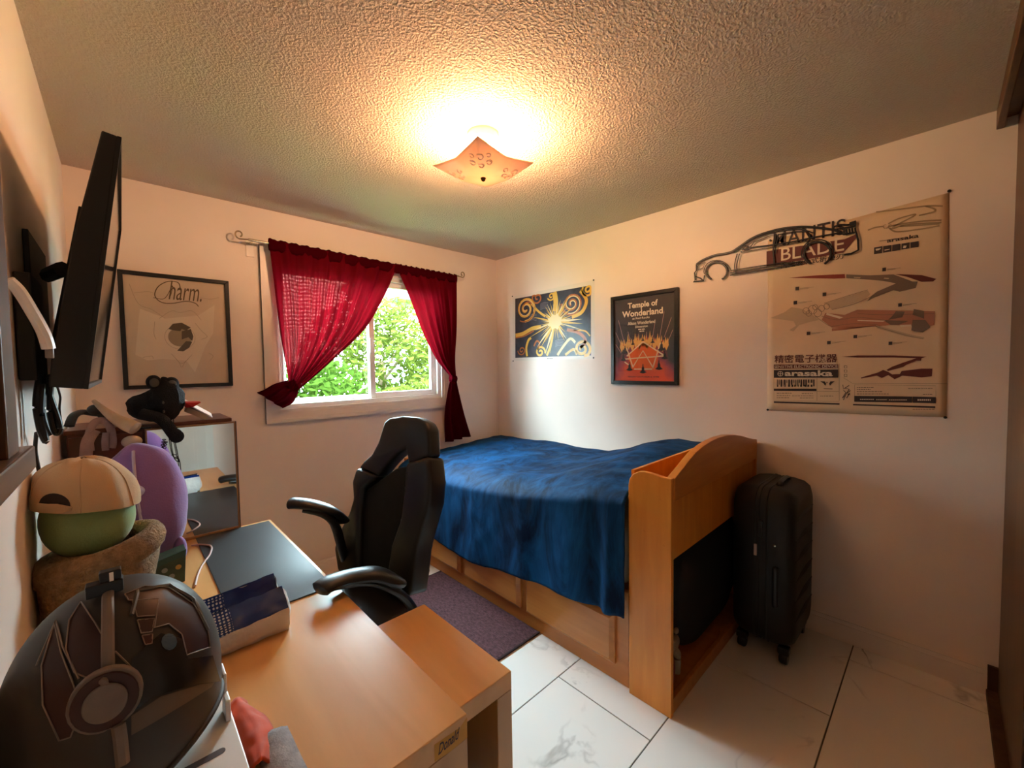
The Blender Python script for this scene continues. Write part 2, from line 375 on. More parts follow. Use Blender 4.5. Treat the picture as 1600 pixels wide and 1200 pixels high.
# brown framed opening on the left wall, seen edge-on
w2 = struct('window_2', MB().box((XL, 0.30, 1.285), (XL+0.012, 1.13, 2.25)), DARKW)
MB().box((XL, 1.09, 1.285), (XL+0.026, 1.185, 2.30), bev=0.003).box((XL, 0.25, 2.25), (XL+0.026, 1.09, 2.30), bev=0.003).build('casing', CLOSETW, w2)
MB().box((XL, 0.25, 1.238), (XL+0.036, 1.275, 1.285), bev=0.004).build('sill', wood('sill_wood', (0.14,0.075,0.04), (0.2,0.115,0.065), grain=(8,1,8)), w2)
# ================================================================== OUTSIDE
YARD = mat('lawn', (0.10, 0.20, 0.04), 0.9, var=0.3, vscale=3)
struct('ground', MB().box((-6, YW+0.14, -0.6), (16, 22, -0.5)), YARD)
struct('trim_4', MB().box((-1.5, YW+0.14, 2.36), (4.5, YW+0.40, 2.40)), mat('soffit', (0.62, 0.68, 0.72), 0.6))
LEAF = []
for nm, c, tr in (('leaf_bright', (0.034, 0.048, 0.008), (0.038, 0.05, 0.006)), ('leaf_mid', (0.016, 0.034, 0.005), (0.03, 0.05, 0.006))):
    m = bpy.data.materials.new(nm); m.use_nodes = True; n = m.node_tree.nodes; l = m.node_tree.links; n.clear()
    o = n.new('ShaderNodeOutputMaterial'); d = n.new('ShaderNodeBsdfDiffuse'); d.inputs[0].default_value = (*c, 1)
    t = n.new('ShaderNodeBsdfTranslucent'); t.inputs[0].default_value = (*tr, 1); x = n.new('ShaderNodeMixShader'); x.inputs[0].default_value = 0.4
    l.new(d.outputs[0], x.inputs[1]); l.new(t.outputs[0], x.inputs[2]); l.new(x.outputs[0], o.inputs[0]); LEAF.append(m)
BARK = mat('bark', (0.14, 0.09, 0.05), 0.9, var=0.3, bump=0.4)
def tree(name, label, cat, c, r, n, trunk, leaf, size=0.06):
    t = thing(name, label, cat, (c[0], c[1], -0.5))
    tb = MB(); tb.sweep(smooth_path([(c[0], c[1], -0.5), (c[0]+0.04, c[1], 0.3), (c[0]-0.03, c[1]+0.05, c[2])]), trunk, seg=8)
    for k in range(7):
        a = k*2.4; tb.sweep([(c[0], c[1], c[2]-r[2]*0.5+0.12*k*r[2]), (c[0]+math.cos(a)*r[0]*0.7, c[1]+math.sin(a)*r[1]*0.7, c[2]-r[2]*0.2+0.16*k*r[2])], trunk*0.35, seg=6)
    tb.build('trunk', BARK, t, smooth=True)
    vs, fs = [], []
    for k in range(n):
        while True:
            p = Vector((random.uniform(-1, 1), random.uniform(-1, 1), random.uniform(-1, 1)))
            if 0.35 < p.length < 1 and noise.noise(Vector((p.x*r[0], p.y*r[1], p.z*r[2]))*1.9+Vector(c)) > -0.28: break
        q = Vector((c[0]+p.x*r[0], c[1]+p.y*r[1], c[2]+p.z*r[2]))
        a = Vector((random.gauss(0, 1), random.gauss(0, 1), random.gauss(0, 1))).normalized()
        b = a.orthogonal().normalized()*size*random.uniform(0.35, 0.55); a = a*size*random.uniform(0.7, 1.2)
        i = len(vs); vs += [q-a, q+b, q+a, q-b]; fs.append((i, i+1, i+2, i+3))
    off = Vector(t['_o'])
    me = bpy.data.meshes.new('foliage'); me.from_pydata([v-off for v in vs], [], fs); me.materials.append(leaf)
    o = bpy.data.objects.new('foliage', me); COL.objects.link(o); o.parent = t; o['kind'] = 'stuff'
    return t
tree('garden_tree', 'pale leafy tree outside, behind the right window pane', 'tree', (3.55, 7.2, 1.55), (1.45, 0.9, 1.25), 5200, 0.07, LEAF[0], 0.075)
tree('garden_bush', 'bright green bush outside, low behind the left window pane', 'bush', (1.68, 5.1, 0.72), (0.85, 0.6, 0.85), 4600, 0.04, LEAF[1], 0.06)
tree('garden_bush', 'dense bush outside, low behind the right window pane', 'bush', (3.40, 5.7, 0.50), (0.85, 0.5, 0.75), 3000, 0.04, LEAF[0], 0.06)
tree('garden_tree', 'tall loose tree added outside to the left to screen low sky light, behind the wide red curtain', 'tree', (-0.9, 6.4, 1.75), (1.9, 1.0, 1.55), 5200, 0.07, LEAF[1], 0.085)  # added tree, keeps part of the low sky light off the right wall
nh = thing('neighbour_shed', 'pale siding wall with white corner trim outside, right edge of the window', 'house', (6.8, 10.2, -0.5))
hw = MB()
for k in range(14): hw.prism([(5.62, 9.3, -0.5+k*0.19), (5.62, 9.285, -0.5+k*0.19), (5.62, 9.3, -0.31+k*0.19)], (2.4, 0, 0))
hw.box((5.62, 9.3, -0.5), (8.0, 11.3, 2.2)).build('siding', mat('pale_siding', (0.05, 0.055, 0.06), 0.6), nh)
MB().box((5.55, 9.27, -0.5), (5.67, 9.36, 2.2)).build('corner_trim', mat('grey_white_trim', (0.07, 0.075, 0.08), 0.6), nh)
MB().prism([(5.4, 9.1, 2.2), (8.2, 9.1, 2.2), (6.8, 9.1, 3.3)], (0, 2.4, 0)).build('roof', mat('shingle', (0.30, 0.22, 0.16), 0.9, var=0.2), nh)
ne = thing('neighbour_house', 'pale eave and yellow gable of a house outside, top of the right window pane', 'house', (7.5, 13.4, -0.5))
e0, e1 = px(560, 436, 1, 12.6), px(660, 470, 1, 12.6)
MB().prism([(e0.x, 12.6, e0.z), (e1.x+2.2, 12.6, e0.z), (e1.x+2.2, 12.6, e1.z), (e0.x+0.5, 12.6, e1.z)], (0, 1.6, 0)).build('eave', mat('pale_soffit', (0.045, 0.055, 0.065), 0.7), ne)
MB().box((e0.x+1.6, 13.4, -0.5), (e1.x+2.0, 14.0, e1.z)).build('wall', mat('pale_yellow_wall', (0.06, 0.05, 0.03), 0.8), ne)
# ================================================================== CURTAINS
YCUR = 2.888
rod = thing('curtain_rod', 'nickel curtain rod with scrolled ends above the window', 'curtain rod', (1.37, YCUR, 2.21))
ra, rb = px(388, 374.5, 1, YCUR), px(716, 431.5, 1, YCUR)
MB().sweep([ra, rb], 0.008, seg=10, up=(0, 1, 0)).build('rod', CHROME, rod, smooth=True)
def scroll(p, s):
    pts = []
    for k in range(22):
        a = k/21*1.9*PI; rr = 0.026*(1-0.55*k/21)
        pts.append((p.x+s*(0.045-0.0+rr*math.sin(a)*0.9), p.y, p.z+0.026-rr*math.cos(a)-0.004))
    return MB().sweep([p]+pts, 0.0045, seg=8, up=(0, 1, 0)).build('finial', CHROME, rod, smooth=True)
scroll(ra, -1); scroll(rb, 1)
for q in (ra+Vector((0.02, 0, 0)), rb-Vector((0.02, 0, 0))):
    MB().box((q.x-0.006, q.y, q.z-0.012), (q.x+0.006, YW, q.z-0.002)).build('bracket', CHROME, rod); MB().box((q.x-0.022, YW-0.006, q.z-0.085), (q.x+0.022, YW, q.z+0.01), bev=0.002).build('bracket_plate', TRIM, rod)
CURT = curtain_mat('red_curtain_cloth', (0.16, 0.003, 0.010), (0.10, 0.0013, 0.004), 0.020, 0.012)
CURT2 = curtain_mat('red_curtain_cloth_thick', (0.09, 0.002, 0.006), (0.008, 0.0002, 0.0005), 0, 0)
def curve_px(pts, v):
    """pts = [(u,v),...] along one edge from the top down, v in 0..1"""
    n = len(pts)-1; t = v*n; i = min(int(t), n-1); f = t-i
    p0 = pts[max(i-1, 0)]; p1 = pts[i]; p2 = pts[i+1]; p3 = pts[min(i+2, n)]
    return tuple(0.5*((2*p1[k])+(p2[k]-p0[k])*f+(2*p0[k]-5*p1[k]+4*p2[k]-p3[k])*f*f+(3*p1[k]-p0[k]-3*p2[k]+p3[k])*f**3) for k in (0, 1))
def panel_fn(L, R, folds, amp, sag=0.0, seed=0.0):
    def fn(u, v):
        a = curve_px(L, v); b = curve_px(R, v)
        uu = u
        p = px(lerp(a[0], b[0], uu), lerp(a[1], b[1], uu)+sag*math.sin(PI*u)*v, 1, YCUR)
        ph = folds*2*PI*(u**1.15)+seed
        A = amp*(0.25+0.75*min(1, v*2.2))*(1-0.35*v)
        p.y += A*math.sin(ph)+0.4*A*math.sin(2.3*ph+1)+0.02*(1-v)*0-0.004
        return p
    return fn
LL = [(419.5, 375), (428, 440), (438, 520), (447, 570), (452, 600)]
LR = [(621, 415.5), (601, 462), (571, 513), (520, 562), (462, 612)]
RL = [(619, 415.5), (641, 466), (662, 520), (683, 562), (704, 588)]
RR = [(712.5, 431), (712, 475), (711, 520), (709, 560), (711, 592)]
lc = thing('curtain', 'wide red curtain panel tied back low on the left of the window', 'curtain', (1.1, YCUR, 1.2), 'red curtains at the window')
MB().grid(panel_fn(LL, LR, 7.0, 0.030), 130, 70, uv=(0.9, 1.0)).build('cloth', CURT, lc, smooth=True)
rc = thing('curtain', 'narrow red curtain panel tied back right of the window, tail hanging by the bed', 'curtain', (2.0, YCUR, 0.8), 'red curtains at the window')
MB().grid(panel_fn(RL, RR, 4.5, 0.020, seed=1.0), 90, 70, uv=(0.7, 1.0)).build('cloth', CURT, rc, smooth=True)
def pocket(x0, x1, par, seed):
    def fn(u, v):
        p = px(lerp(x0[0], x1[0], u), lerp(x0[1], x1[1], u), 1, YCUR)
        a = v*2*PI
        w = 0.0035*math.sin(u*70+seed)+0.002*math.sin(u*151)
        return p+Vector((0, 0.015*math.cos(a), -0.018+(0.036+w)*math.sin(a)))
    MB().grid(fn, 120, 16).build('rod_pocket', CURT2, par, smooth=True)
pocket((419.5, 377), (622, 416.5), lc, 0); pocket((618, 415.5), (713, 432.5), rc, 2)
# gathered knots and tails
def tail(pa, pb, par, nm, folds, amp):
    def fn(u, v):
        a = curve_px(pa, v); b = curve_px(pb, v)
        p = px(lerp(a[0], b[0], u), lerp(a[1], b[1], u), 1, YCUR)
        p.y += amp*math.sin(folds*2*PI*u)*(0.4+v)-0.006
        return p
    MB().grid(fn, 48, 24).build(nm, CURT2, par, smooth=True)
tail([(449, 594), (428, 600), (412, 609), (401, 613)], [(466, 612), (462, 622), (455, 631), (441, 638)], lc, 'tail', 3, 0.018)
tail([(704, 590), (699, 612), (694, 650), (695, 692)], [(712, 592), (716, 612), (725, 648), (735, 681)], rc, 'tail', 3, 0.018)
for (c, par, ax) in (((456, 602), lc, (0.4, 0, -1)), ((708, 592), rc, (1, 0, -0.1))):
    p = px(c[0], c[1], 1, YCUR)
    MB().sweep([p+Vector((-0.035*ax[0]*0.8, 0, -0.035*ax[2]*0.8)), p+Vector((0.035*ax[0]*0.8, 0, 0.035*ax[2]*0.8))], 0.026, 0.03, seg=14).build('tie_band', CURT2, par, smooth=True)
# ================================================================== CEILING LAMP
LX, LY = 1.185, 1.41
lamp = thing('ceiling_lamp', 'square frosted glass ceiling lamp with white scrolls and a cream base', 'lamp', (LX, LY, 2.24))
CREAM = mat('cream_enamel', (0.78, 0.62, 0.42), 0.35, var=0.02)
MB().lathe([(0.01, 0), (0.066, 0), (0.068, -0.012), (0.062, -0.03), (0.045, -0.034), (0.043, -0.030), (0.020, -0.032), (0.020, -0.046), (0.005, -0.048)], (LX-0.005, LY-0.01, HC-0.0005), seg=40).build('canopy', CREAM, lamp, smooth=True)
def shade_mat():
    m = bpy.data.materials.new('frosted_shade'); m.use_nodes = True; n = m.node_tree.nodes; l = m.node_tree.links; n.clear()
    o = n.new('ShaderNodeOutputMaterial'); d = n.new('ShaderNodeBsdfPrincipled'); d.inputs['Base Color'].default_value = (0.80, 0.66, 0.54, 1); d.inputs['Roughness'].default_value = 0.25
    t = n.new('ShaderNodeBsdfTranslucent'); t.inputs[0].default_value = (0.80, 0.62, 0.46, 1); x = n.new('ShaderNodeMixShader'); x.inputs[0].default_value = 0.13
    l.new(d.outputs[0], x.inputs[1]); l.new(t.outputs[0], x.inputs[2]); l.new(x.outputs[0], o.inputs[0]); return m
SH = shade_mat()
def shade_z(a, b):                                       # a, b in -1..1 ; corners curl up, middle is slumped
    e = max(abs(a), abs(b)); c = abs(a*b)
    return 2.262 + 0.036*e*e + 0.022*c**1.2
def shade(u, v, dz=0.0):
    a, b = 2*u-1, 2*v-1
    k = 0.155*(1-0.05*(1-abs(a*b))*max(abs(a), abs(b))**3)
    return Vector((LX+a*k, LY+b*k, shade_z(a, b)+dz))
m = MB().grid(shade, 30, 30); s = m.build('glass_shade', SH, lamp, smooth=True)
md = s.modifiers.new('thickness', 'SOLIDIFY'); md.thickness = 0.004
ORN = mat('white_scroll_print', (0.92, 0.84, 0.74), 0.4)
for (sx, sy, sw) in ((-1, -1, 0), (-1, -1, 1), (1, -1, 0), (-1, 1, 1)):
    sc = MB()
    for k, (ca, cb, rr) in enumerate(((0.62, 0.30, 0.10), (0.42, 0.40, 0.09), (0.62, 0.62, 0.11), (0.30, 0.60, 0.08), (0.78, 0.46, 0.07))):
        if sw: ca, cb = cb, ca
        pts = []
        for j in range(15):
            an = j/14*1.7*PI; q = rr*(1-0.5*j/14)
            a = max(-0.97, min(0.97, sx*(ca+q*math.cos(an)))); b = max(-0.97, min(0.97, sy*(cb+q*math.sin(an))))
            p = shade((a+1)/2, (b+1)/2, -0.004); pts.append(p)
        sc.sweep(pts, 0.0022, seg=5)
    sc.build('scroll_print', ORN, lamp, smooth=True)
MB().lathe([(0.001, 0.006), (0.010, 0.004), (0.012, 0.0), (0.008, -0.010), (0.001, -0.014)], (LX, LY, shade_z(0, 0)-0.006), seg=16).build('finial', mat('dark_brass', (0.14, 0.07, 0.02), 0.35, metal=0.8), lamp, smooth=True)
bl = bpy.data.lights.new('bulb', 'POINT'); bo = bpy.data.objects.new('bulb_light', bl); COL.objects.link(bo)
bl.energy = LAMP_POWER; bl.color = LAMP_COL; bl.shadow_soft_size = 0.03; bo.location = (LX, LY, 2.356)
# ================================================================== WALL ART
class Art:
    """flat print on a wall; points are read off the photograph onto the wall plane, layers 0.3 mm apart"""
    def __init__(self, axis, val, out): self.axis, self.val, self.out, self.k = axis, val, Vector(out), 0
    def at(self, q, lift=None):
        p = px(q[0], q[1], self.axis, self.val); return p + self.out*(lift if lift is not None else 0)
    def uv(self, q):
        p = px(q[0], q[1], self.axis, self.val); return Vector((p.x if self.axis == 1 else -p.y, p.z))
    def w(self, q, lift):
        p = Vector((q[0], self.val, q[1])) if self.axis == 1 else Vector((self.val, -q[0], q[1])); return p + self.out*lift
def text_mesh(body, bold=0.0, shear=0.0):
    cu = bpy.data.curves.new('t', 'FONT'); cu.body = body; cu.size = 1; cu.offset = bold; cu.shear = shear; cu.resolution_u = 3
    ob = bpy.data.objects.new('t', cu); COL.objects.link(ob); bpy.context.view_layer.update()
    me = bpy.data.meshes.new_from_object(ob.evaluated_get(bpy.context.evaluated_depsgraph_get()))
    bpy.data.objects.remove(ob); bpy.data.curves.remove(cu); return me
def add_text(mb, art, body, a, b, lift, bold=0.0, shear=0.0, quad=None):
    """fit the words into the wall rectangle a (top left) .. b (bottom right), both in wall metres"""
    me = text_mesh(body, bold, shear)
    if not me.vertices: return
    xs = [v.co.x for v in me.vertices]; ys = [v.co.y for v in me.vertices]
    x0, x1, y0, y1 = min(xs), max(xs), min(ys), max(ys)
    nv = []
    for v in me.vertices:
        s = (v.co.x-x0)/(x1-x0+1e-9); t = (v.co.y-y0)/(y1-y0+1e-9)
        nv.append(mb.bm.verts.new(art.w((lerp(a[0], b[0], s), lerp(b[1], a[1], t)), lift)))
    for f in me.polygons:
        try: mb.bm.faces.new([nv[i] for i in f.vertices])
        except ValueError: pass
    bpy.data.meshes.remove(me)
def rect(mb, art, a, b, lift): mb.poly([art.w(q, lift) for q in ((a[0], b[1]), (b[0], b[1]), (b[0], a[1]), (a[0], a[1]))])
def stroke(mb, art, pts, w, lift):
    """flat line of width w through wall points"""
    pts = [Vector(p) for p in pts]; L, R = [], []
    for i, p in enumerate(pts):
        t = (pts[min(i+1, len(pts)-1)]-pts[max(i-1, 0)]).normalized(); nn = Vector((-t.y, t.x))*w/2
        L.append(mb.bm.verts.new(art.w(p+nn, lift))); R.append(mb.bm.verts.new(art.w(p-nn, lift)))
    for i in range(len(pts)-1): mb.bm.faces.new([L[i], R[i], R[i+1], L[i+1]])
def sm2(pts, n=6): return [Vector((p.x, p.y)) for p in smooth_path([(q[0], q[1], 0) for q in pts], n)]
def frame(par, art, a, b, w, t, matl):
    """picture frame: a top left, b bottom right in wall metres, as four mitred rails with depth t"""
    x0, z1 = a; x1, z0 = b
    for q in (((x0, z1), (x1, z1), (x1-w, z1-w), (x0+w, z1-w)), ((x0, z0), (x0+w, z0+w), (x1-w, z0+w), (x1, z0)),
              ((x0, z1), (x0+w, z1-w), (x0+w, z0+w), (x0, z0)), ((x1, z1), (x1, z0), (x1-w, z0+w), (x1-w, z1-w))):
        MB().prism([art.w(p, 0.001) for p in q], art.out*t, bev=0.0015, seg=1).build('frame_rail', matl, par)
RIGHT = Art(0, XP, (-1, 0, 0)); BACK = Art(1, YW, (0, -1, 0))
PAPER = mat('cream_poster_paper', (0.76, 0.57, 0.38), 0.5, var=0.05, vscale=4)
INKB = flat('ink_black', (0.035, 0.022, 0.022)); INKM = flat('ink_maroon', (0.13, 0.022, 0.018)); INKG = flat('ink_grey_brown', (0.20, 0.14, 0.10))
INKT = flat('ink_tan', (0.56, 0.42, 0.28)); INKP = flat('ink_salmon', (0.46, 0.20, 0.12)); INKL = flat('ink_cream', (0.78, 0.66, 0.52))
# ---- big pinned poster
pt = thing('poster', 'large cream poster with a mechanical drawing and MANTIS BLADE lettering pinned to the right wall', 'poster', (XP, 0.335, 1.165))
za = lambda x, y: (1180+x/5, 280+y/5)                   # zoom frames used while measuring
zb = lambda x, y: (1180+x/5, 470+y/5)
TLq, TRq, BRq, BLq = (1200, 377), (1483, 301), (1479, 652), (1199, 641)
A = [RIGHT.uv(q) for q in (TLq, TRq, BRq, BLq)]
def sheet_fn(u, v):                                      # gently bowed paper, right edge and bottom lift off the wall
    t = A[0].lerp(A[1], u).lerp(A[3].lerp(A[2], u), v)
    lift = 0.0015+0.003*max(0, (u-0.965)/0.035)**2*math.sin(PI*v)+0.004*max(0, (v-0.93)/0.07)**2*math.sin(PI*u)
    return RIGHT.w(t, lift)
sh = MB().grid(sheet_fn, 24, 24).build('paper_sheet', PAPER, pt, smooth=True)
md = sh.modifiers.new('thickness', 'SOLIDIFY'); md.thickness = 0.0006; md.offset = 0
U = RIGHT.uv
L1, L2, L3, L4 = 0.0042, 0.0046, 0.0050, 0.0054
def polys(name, matl, lst, lift, par=pt, art=RIGHT):
    for q in lst: MB().poly([art.w(art.uv(p), lift) for p in q]).build(name, matl, par, recalc=False)
polys('title_band', INKM, [[za(90,565), za(205,545), za(700,470), za(800,425), za(800,450), za(690,575), za(500,610), za(200,660), za(90,682)]], L1)
m = MB()
a, b = U(za(145,445)), U(za(705,435)); add_text(m, RIGHT, 'MANTIS', (U(za(145,440)).x, U(za(470,365)).y+0.006), (U(za(705,430)).x, U(za(470,470)).y-0.004), L2, 0.004)
m.build('title_lettering', INKB, pt, recalc=False)
m = MB(); add_text(m, RIGHT, 'BLADE', (U(za(205,540)).x, U(za(450,500)).y+0.004), (U(za(695,560)).x, U(za(450,598)).y), L2, 0.004); m.build('title_lettering', INKL, pt, recalc=False, label='cream word BLADE on the maroon band')
m = MB(); add_text(m, RIGHT, '內藏收納式折疊刃', (U(za(205,640)).x, U(za(450,622)).y+0.003), (U(za(690,600)).x, U(za(450,660)).y), L2, 0.01); m.build('subtitle_lettering', INKB, pt, recalc=False)
# upper blade: red point, grey body, dark red tail
polys('blade_drawing', flat('ink_red', (0.26, 0.03, 0.018)), [[za(262,770), za(480,752), za(700,742), za(705,775), za(620,778), za(440,775)]], L1)
polys('blade_drawing', INKG, [[za(712,745), za(900,752), za(1080,745), za(1230,800), za(1270,800), za(1255,850), za(1130,880), za(1080,868), za(930,925), za(875,955), za(905,915), za(950,880), za(1100,815), za(1000,795), za(850,782), za(712,775)]], L1, pt)
polys('blade_drawing', INKM, [[za(1090,742), za(1300,750), za(1415,780), za(1390,800), za(1300,803), za(1190,765)]], L2)
polys('blade_drawing', INKT, [[za(770,764), za(825,767), za(820,776), za(775,772)], [za(1010,770), za(1050,774), za(1040,781), za(1005,778)]], L2)
# arm drawing in pieces
polys('arm_drawing', INKT, [[zb(120,135), zb(230,90), zb(285,50), zb(370,65), zb(450,110), zb(500,150), zb(430,165), zb(345,190), zb(300,240), zb(268,230), zb(320,195), zb(300,158), zb(190,145)],
      [zb(550,20), zb(880,-80), zb(900,-50), zb(860,-10), zb(600,70)], [zb(945,190), zb(1200,260), zb(1320,285), zb(1320,300), zb(1180,280), zb(950,215)]], L1)
polys('arm_drawing', INKP, [[zb(550,95), zb(700,110), zb(800,70), zb(1405,82), zb(1400,190), zb(1350,200), zb(1060,190), zb(950,200), zb(750,215), zb(600,210), zb(520,150)], [zb(600,215), zb(940,195), zb(720,225), zb(600,238)]], L1)
polys('arm_drawing', INKG, [[zb(1100,80), zb(1170,85), zb(1150,130), zb(1040,150), zb(1080,110)], [zb(1240,65), zb(1320,80), zb(1320,140), zb(1230,110)], [zb(1230,150), zb(1330,150), zb(1370,205), zb(1310,248), zb(1220,232)], [zb(1000,150), zb(1200,158), zb(1120,190), zb(1060,190)]], L2)
m = MB()
for q in ([(800,100), (1000,110), (1400,100)], [(520,120), (640,150), (800,130), (1030,155)], [(600,200), (760,180), (960,185)], [(540,20), (700,-30), (880,-85)], [(600,70), (760,30), (900,-30)], [(940,200), (1180,270), (1310,297)], [(470,120), (560,185), (610,205)]):
    stroke(m, RIGHT, sm2([U(zb(*p)) for p in q]), 0.0018, L2)
for k, (x, y, r) in enumerate(((400, 80, 26), (450, 70, 34), (490, 95, 30), (420, 100, 22), (520, 60, 24), (560, 45, 22), (470, 50, 20))):
    stroke(m, RIGHT, [U(zb(x+r*math.cos(j*PI/6), y+r*math.sin(j*PI/6))) for j in range(13)], 0.0022, L3)
m.build('line_drawing', INKG, pt, recalc=False, kind='stuff')
polys('arm_drawing', INKL, [[zb(560,95), zb(690,130), zb(660,140), zb(555,110)], [zb(800,150), zb(1020,155), zb(1000,165), zb(800,158)], [zb(1130,190), zb(1220,185), zb(1220,200), zb(1140,205)]], L2)
# silhouette drawing lower right
polys('silhouette_drawing', INKM, [[zb(675,438), zb(800,427), zb(1080,427), zb(1340,437), zb(1300,448), zb(1295,468), zb(1260,468), zb(1180,500), zb(1160,515), zb(1040,548), zb(1025,540), zb(1070,515), zb(1150,485), zb(1260,448), zb(1080,443), zb(800,444)],
      [zb(825,600), zb(960,560), zb(1000,540), zb(1040,555), zb(1070,575), zb(1130,572), zb(1145,548), zb(1300,530), zb(1385,530), zb(1380,590), zb(1300,598), zb(1150,585), zb(1090,612), zb(1040,580), zb(990,602), zb(950,585), zb(830,607)]], L1)
# small sketch upper right
m = MB()
for q in ([(945,258), (1100,240), (1330,212), (1465,212)], [(1330,212), (1400,235), (1390,258), (1280,285)], [(1040,350), (1120,310), (1250,275), (1200,310), (1080,370)], [(1040,370), (1150,350), (1300,330), (1455,322)], [(1050,385), (1110,412), (1300,390), (1440,365)], [(1080,385), (1200,355), (1455,340)], [(1130,370), (1300,360), (1440,350)], [(880,400), (940,378), (1000,370)]):
    stroke(m, RIGHT, sm2([U(za(*p)) for p in q]), 0.0062, L1)
for x, y, r in ((1018, 372, 16), (1060, 372, 18)): stroke(m, RIGHT, [U(za(x+r*math.cos(j*PI/5), y+r*math.sin(j*PI/5))) for j in range(9)], 0.0025, L1)
m.build('sketch_drawing', flat('ink_sepia', (0.36, 0.25, 0.14)), pt, recalc=False, kind='stuff')
m = MB(); add_text(m, RIGHT, 'arasaka', (U(za(1030,480)).x, U(za(1150,452)).y+0.003), (U(za(1278,450)).x, U(za(1150,478)).y), L1, 0.02)
for k in range(5):
    x = 930+k*71
    q0, q1 = U(za(x, 535-k*10)), U(za(x+62, 578-k*12)); mq = MB(); rect(mq, RIGHT, q0, q1, L1); mq.build('badge', INKB, pt, recalc=False)
stroke(m, RIGHT, [U(za(970,485)), U(za(1160,458))], 0.0015, L1)
m.build('lettering', INKB, pt, recalc=False)
polys('badge_symbol', INKL, [[za(1160,520), za(1185,520), za(1175,540), za(1155,540)], [za(1010,552), za(1052,545), za(1050,552), za(1012,560)], [za(940,546), za(985,540), za(970,555), za(945,560)]], L2)
# call-outs: square and a tiny line of print
m = MB(); m2 = MB()
for (z, x, y) in ((za,330,855), (za,542,900), (za,315,965), (za,1008,706), (zb,1132,33), (zb,418,255), (zb,783,280), (zb,577,327), (zb,1057,332)):
    a, b = U(z(x-14, y-12)), U(z(x+14, y+12)); mq = MB(); rect(mq, RIGHT, a, b, L1); mq.build('callout_square', INKB, pt, recalc=False)
    for j in range(2): stroke(m2, RIGHT, [U(z(x+22, y-2+j*8)), U(z(x+(130 if j == 0 else 90), y-12+j*8))], 0.0013, L1)
m.bm.free(); m2.build('callout_line', INKG, pt, recalc=False, kind='stuff')
# lower left label block
m = MB(); add_text(m, RIGHT, '精密電子機器', (U(zb(153,432)).x, U(zb(400,418)).y), (U(zb(642,430)).x, U(zb(400,484)).y), L1, 0.012); m.build('lettering', INKM, pt, recalc=False)
polys('label_band', INKM, [[zb(147,498), zb(649,496), zb(649,527), zb(147,531)]], L1)
m = MB(); add_text(m, RIGHT, 'SENSITIVE ELECTRONIC DEVICE', (U(zb(152,504)).x, U(zb(400,502)).y), (U(zb(645,504)).x, U(zb(400,524)).y), L2, 0.01); m.build('lettering', INKL, pt, recalc=False)
polys('label_band', INKB, [[zb(147,541), zb(649,536), zb(649,600), zb(147,602)], [zb(147,686), zb(480,687), zb(480,706), zb(147,704)], [zb(147,785), zb(660,800), zb(660,812), zb(147,797)], [zb(775,742), zb(1225,748), zb(1225,796), zb(775,788)], [zb(1231,748), zb(1411,752), zb(1411,800), zb(1231,796)], [zb(765,806), zb(1407,824), zb(1407,838), zb(765,816)]], L1)
m = MB(); add_text(m, RIGHT, 'arasaka', (U(zb(232,545)).x, U(zb(400,543)).y), (U(zb(608,545)).x, U(zb(400,589)).y), L2, 0.03); m.build('lettering', INKL, pt, recalc=False); m = MB()
stroke(m, RIGHT, [U(zb(198+20*math.cos(j*PI/8), 570+18*math.sin(j*PI/8))) for j in range(17)], 0.003, L2)
stroke(m, RIGHT, [U(zb(180,570)), U(zb(216,570))], 0.003, L2); stroke(m, RIGHT, [U(zb(198,554)), U(zb(198,586))], 0.003, L2); m.build('round_emblem', INKL, pt, recalc=False); m = MB()
for (x0, x1, y) in ((820, 930, 770), (945, 1030, 772), (1045, 1185, 774), (1268, 1372, 774)):
    x = x0
    while x < x1-4: stroke(m, RIGHT, [U(zb(x, y)), U(zb(min(x+12, x1), y))], 0.004 if x0 != 1268 else 0.007, L2); x += 16
m.build('small_print', INKL, pt, recalc=False, kind='stuff')
m = MB(); rnd = random.Random(3); x = 172
while x < 458:
    w = rnd.choice((3, 5, 8, 11)); y1 = rnd.choice((640, 655, 668))
    m.poly([RIGHT.w(U(zb(*q)), L1) for q in ((x, y1), (x+w, y1), (x+w, 615), (x, 615))]); x += w+rnd.choice((4, 6, 9))
x = 172
while x < 458:
    w = rnd.choice((5, 9, 14)); m.poly([RIGHT.w(U(zb(*q)), L1) for q in ((x, 672), (x+w, 672), (x+w, 655), (x, 655))]); x += w+rnd.choice((8, 12, 20))
m.build('barcode', INKB, pt, recalc=False, kind='stuff')
m = MB()
for (x0, x1, y) in ((170,285,721), (365,455,724), (170,275,740), (290,455,742), (170,265,757), (350,455,759), (510,620,744), (795,925,677), (795,905,692), (795,1000,709), (795,1050,727), (1195,1385,685), (1310,1385,731), (1230,1405,846)):
    x = x0
    while x < x1-4:
        w = rnd.choice((9, 14, 20)); stroke(m, RIGHT, [U(zb(x, y)), U(zb(min(x+w, x1), y))], 0.0024, L1); x += w+5
for q in ([(147,603), (147,780), (655,786), (655,603)], [(484,606), (484,780)], [(487,706), (655,708)], [(690,600), (760,645), (1500,648)], [(778,655), (1411,664), (1411,745)], [(778,655), (778,742)], [(660,490), (660,780)]):
    stroke(m, RIGHT, [U(zb(*p)) for p in q], 0.0008, L1)
for y in (516, 549, 583):
    stroke(m, RIGHT, [U(zb(*p)) for p in ((697, y-9), (717, y-9), (717, y+9), (697, y+9), (697, y-9))], 0.002, L1)
m.build('small_print', INKB, pt, recalc=False, kind='stuff')
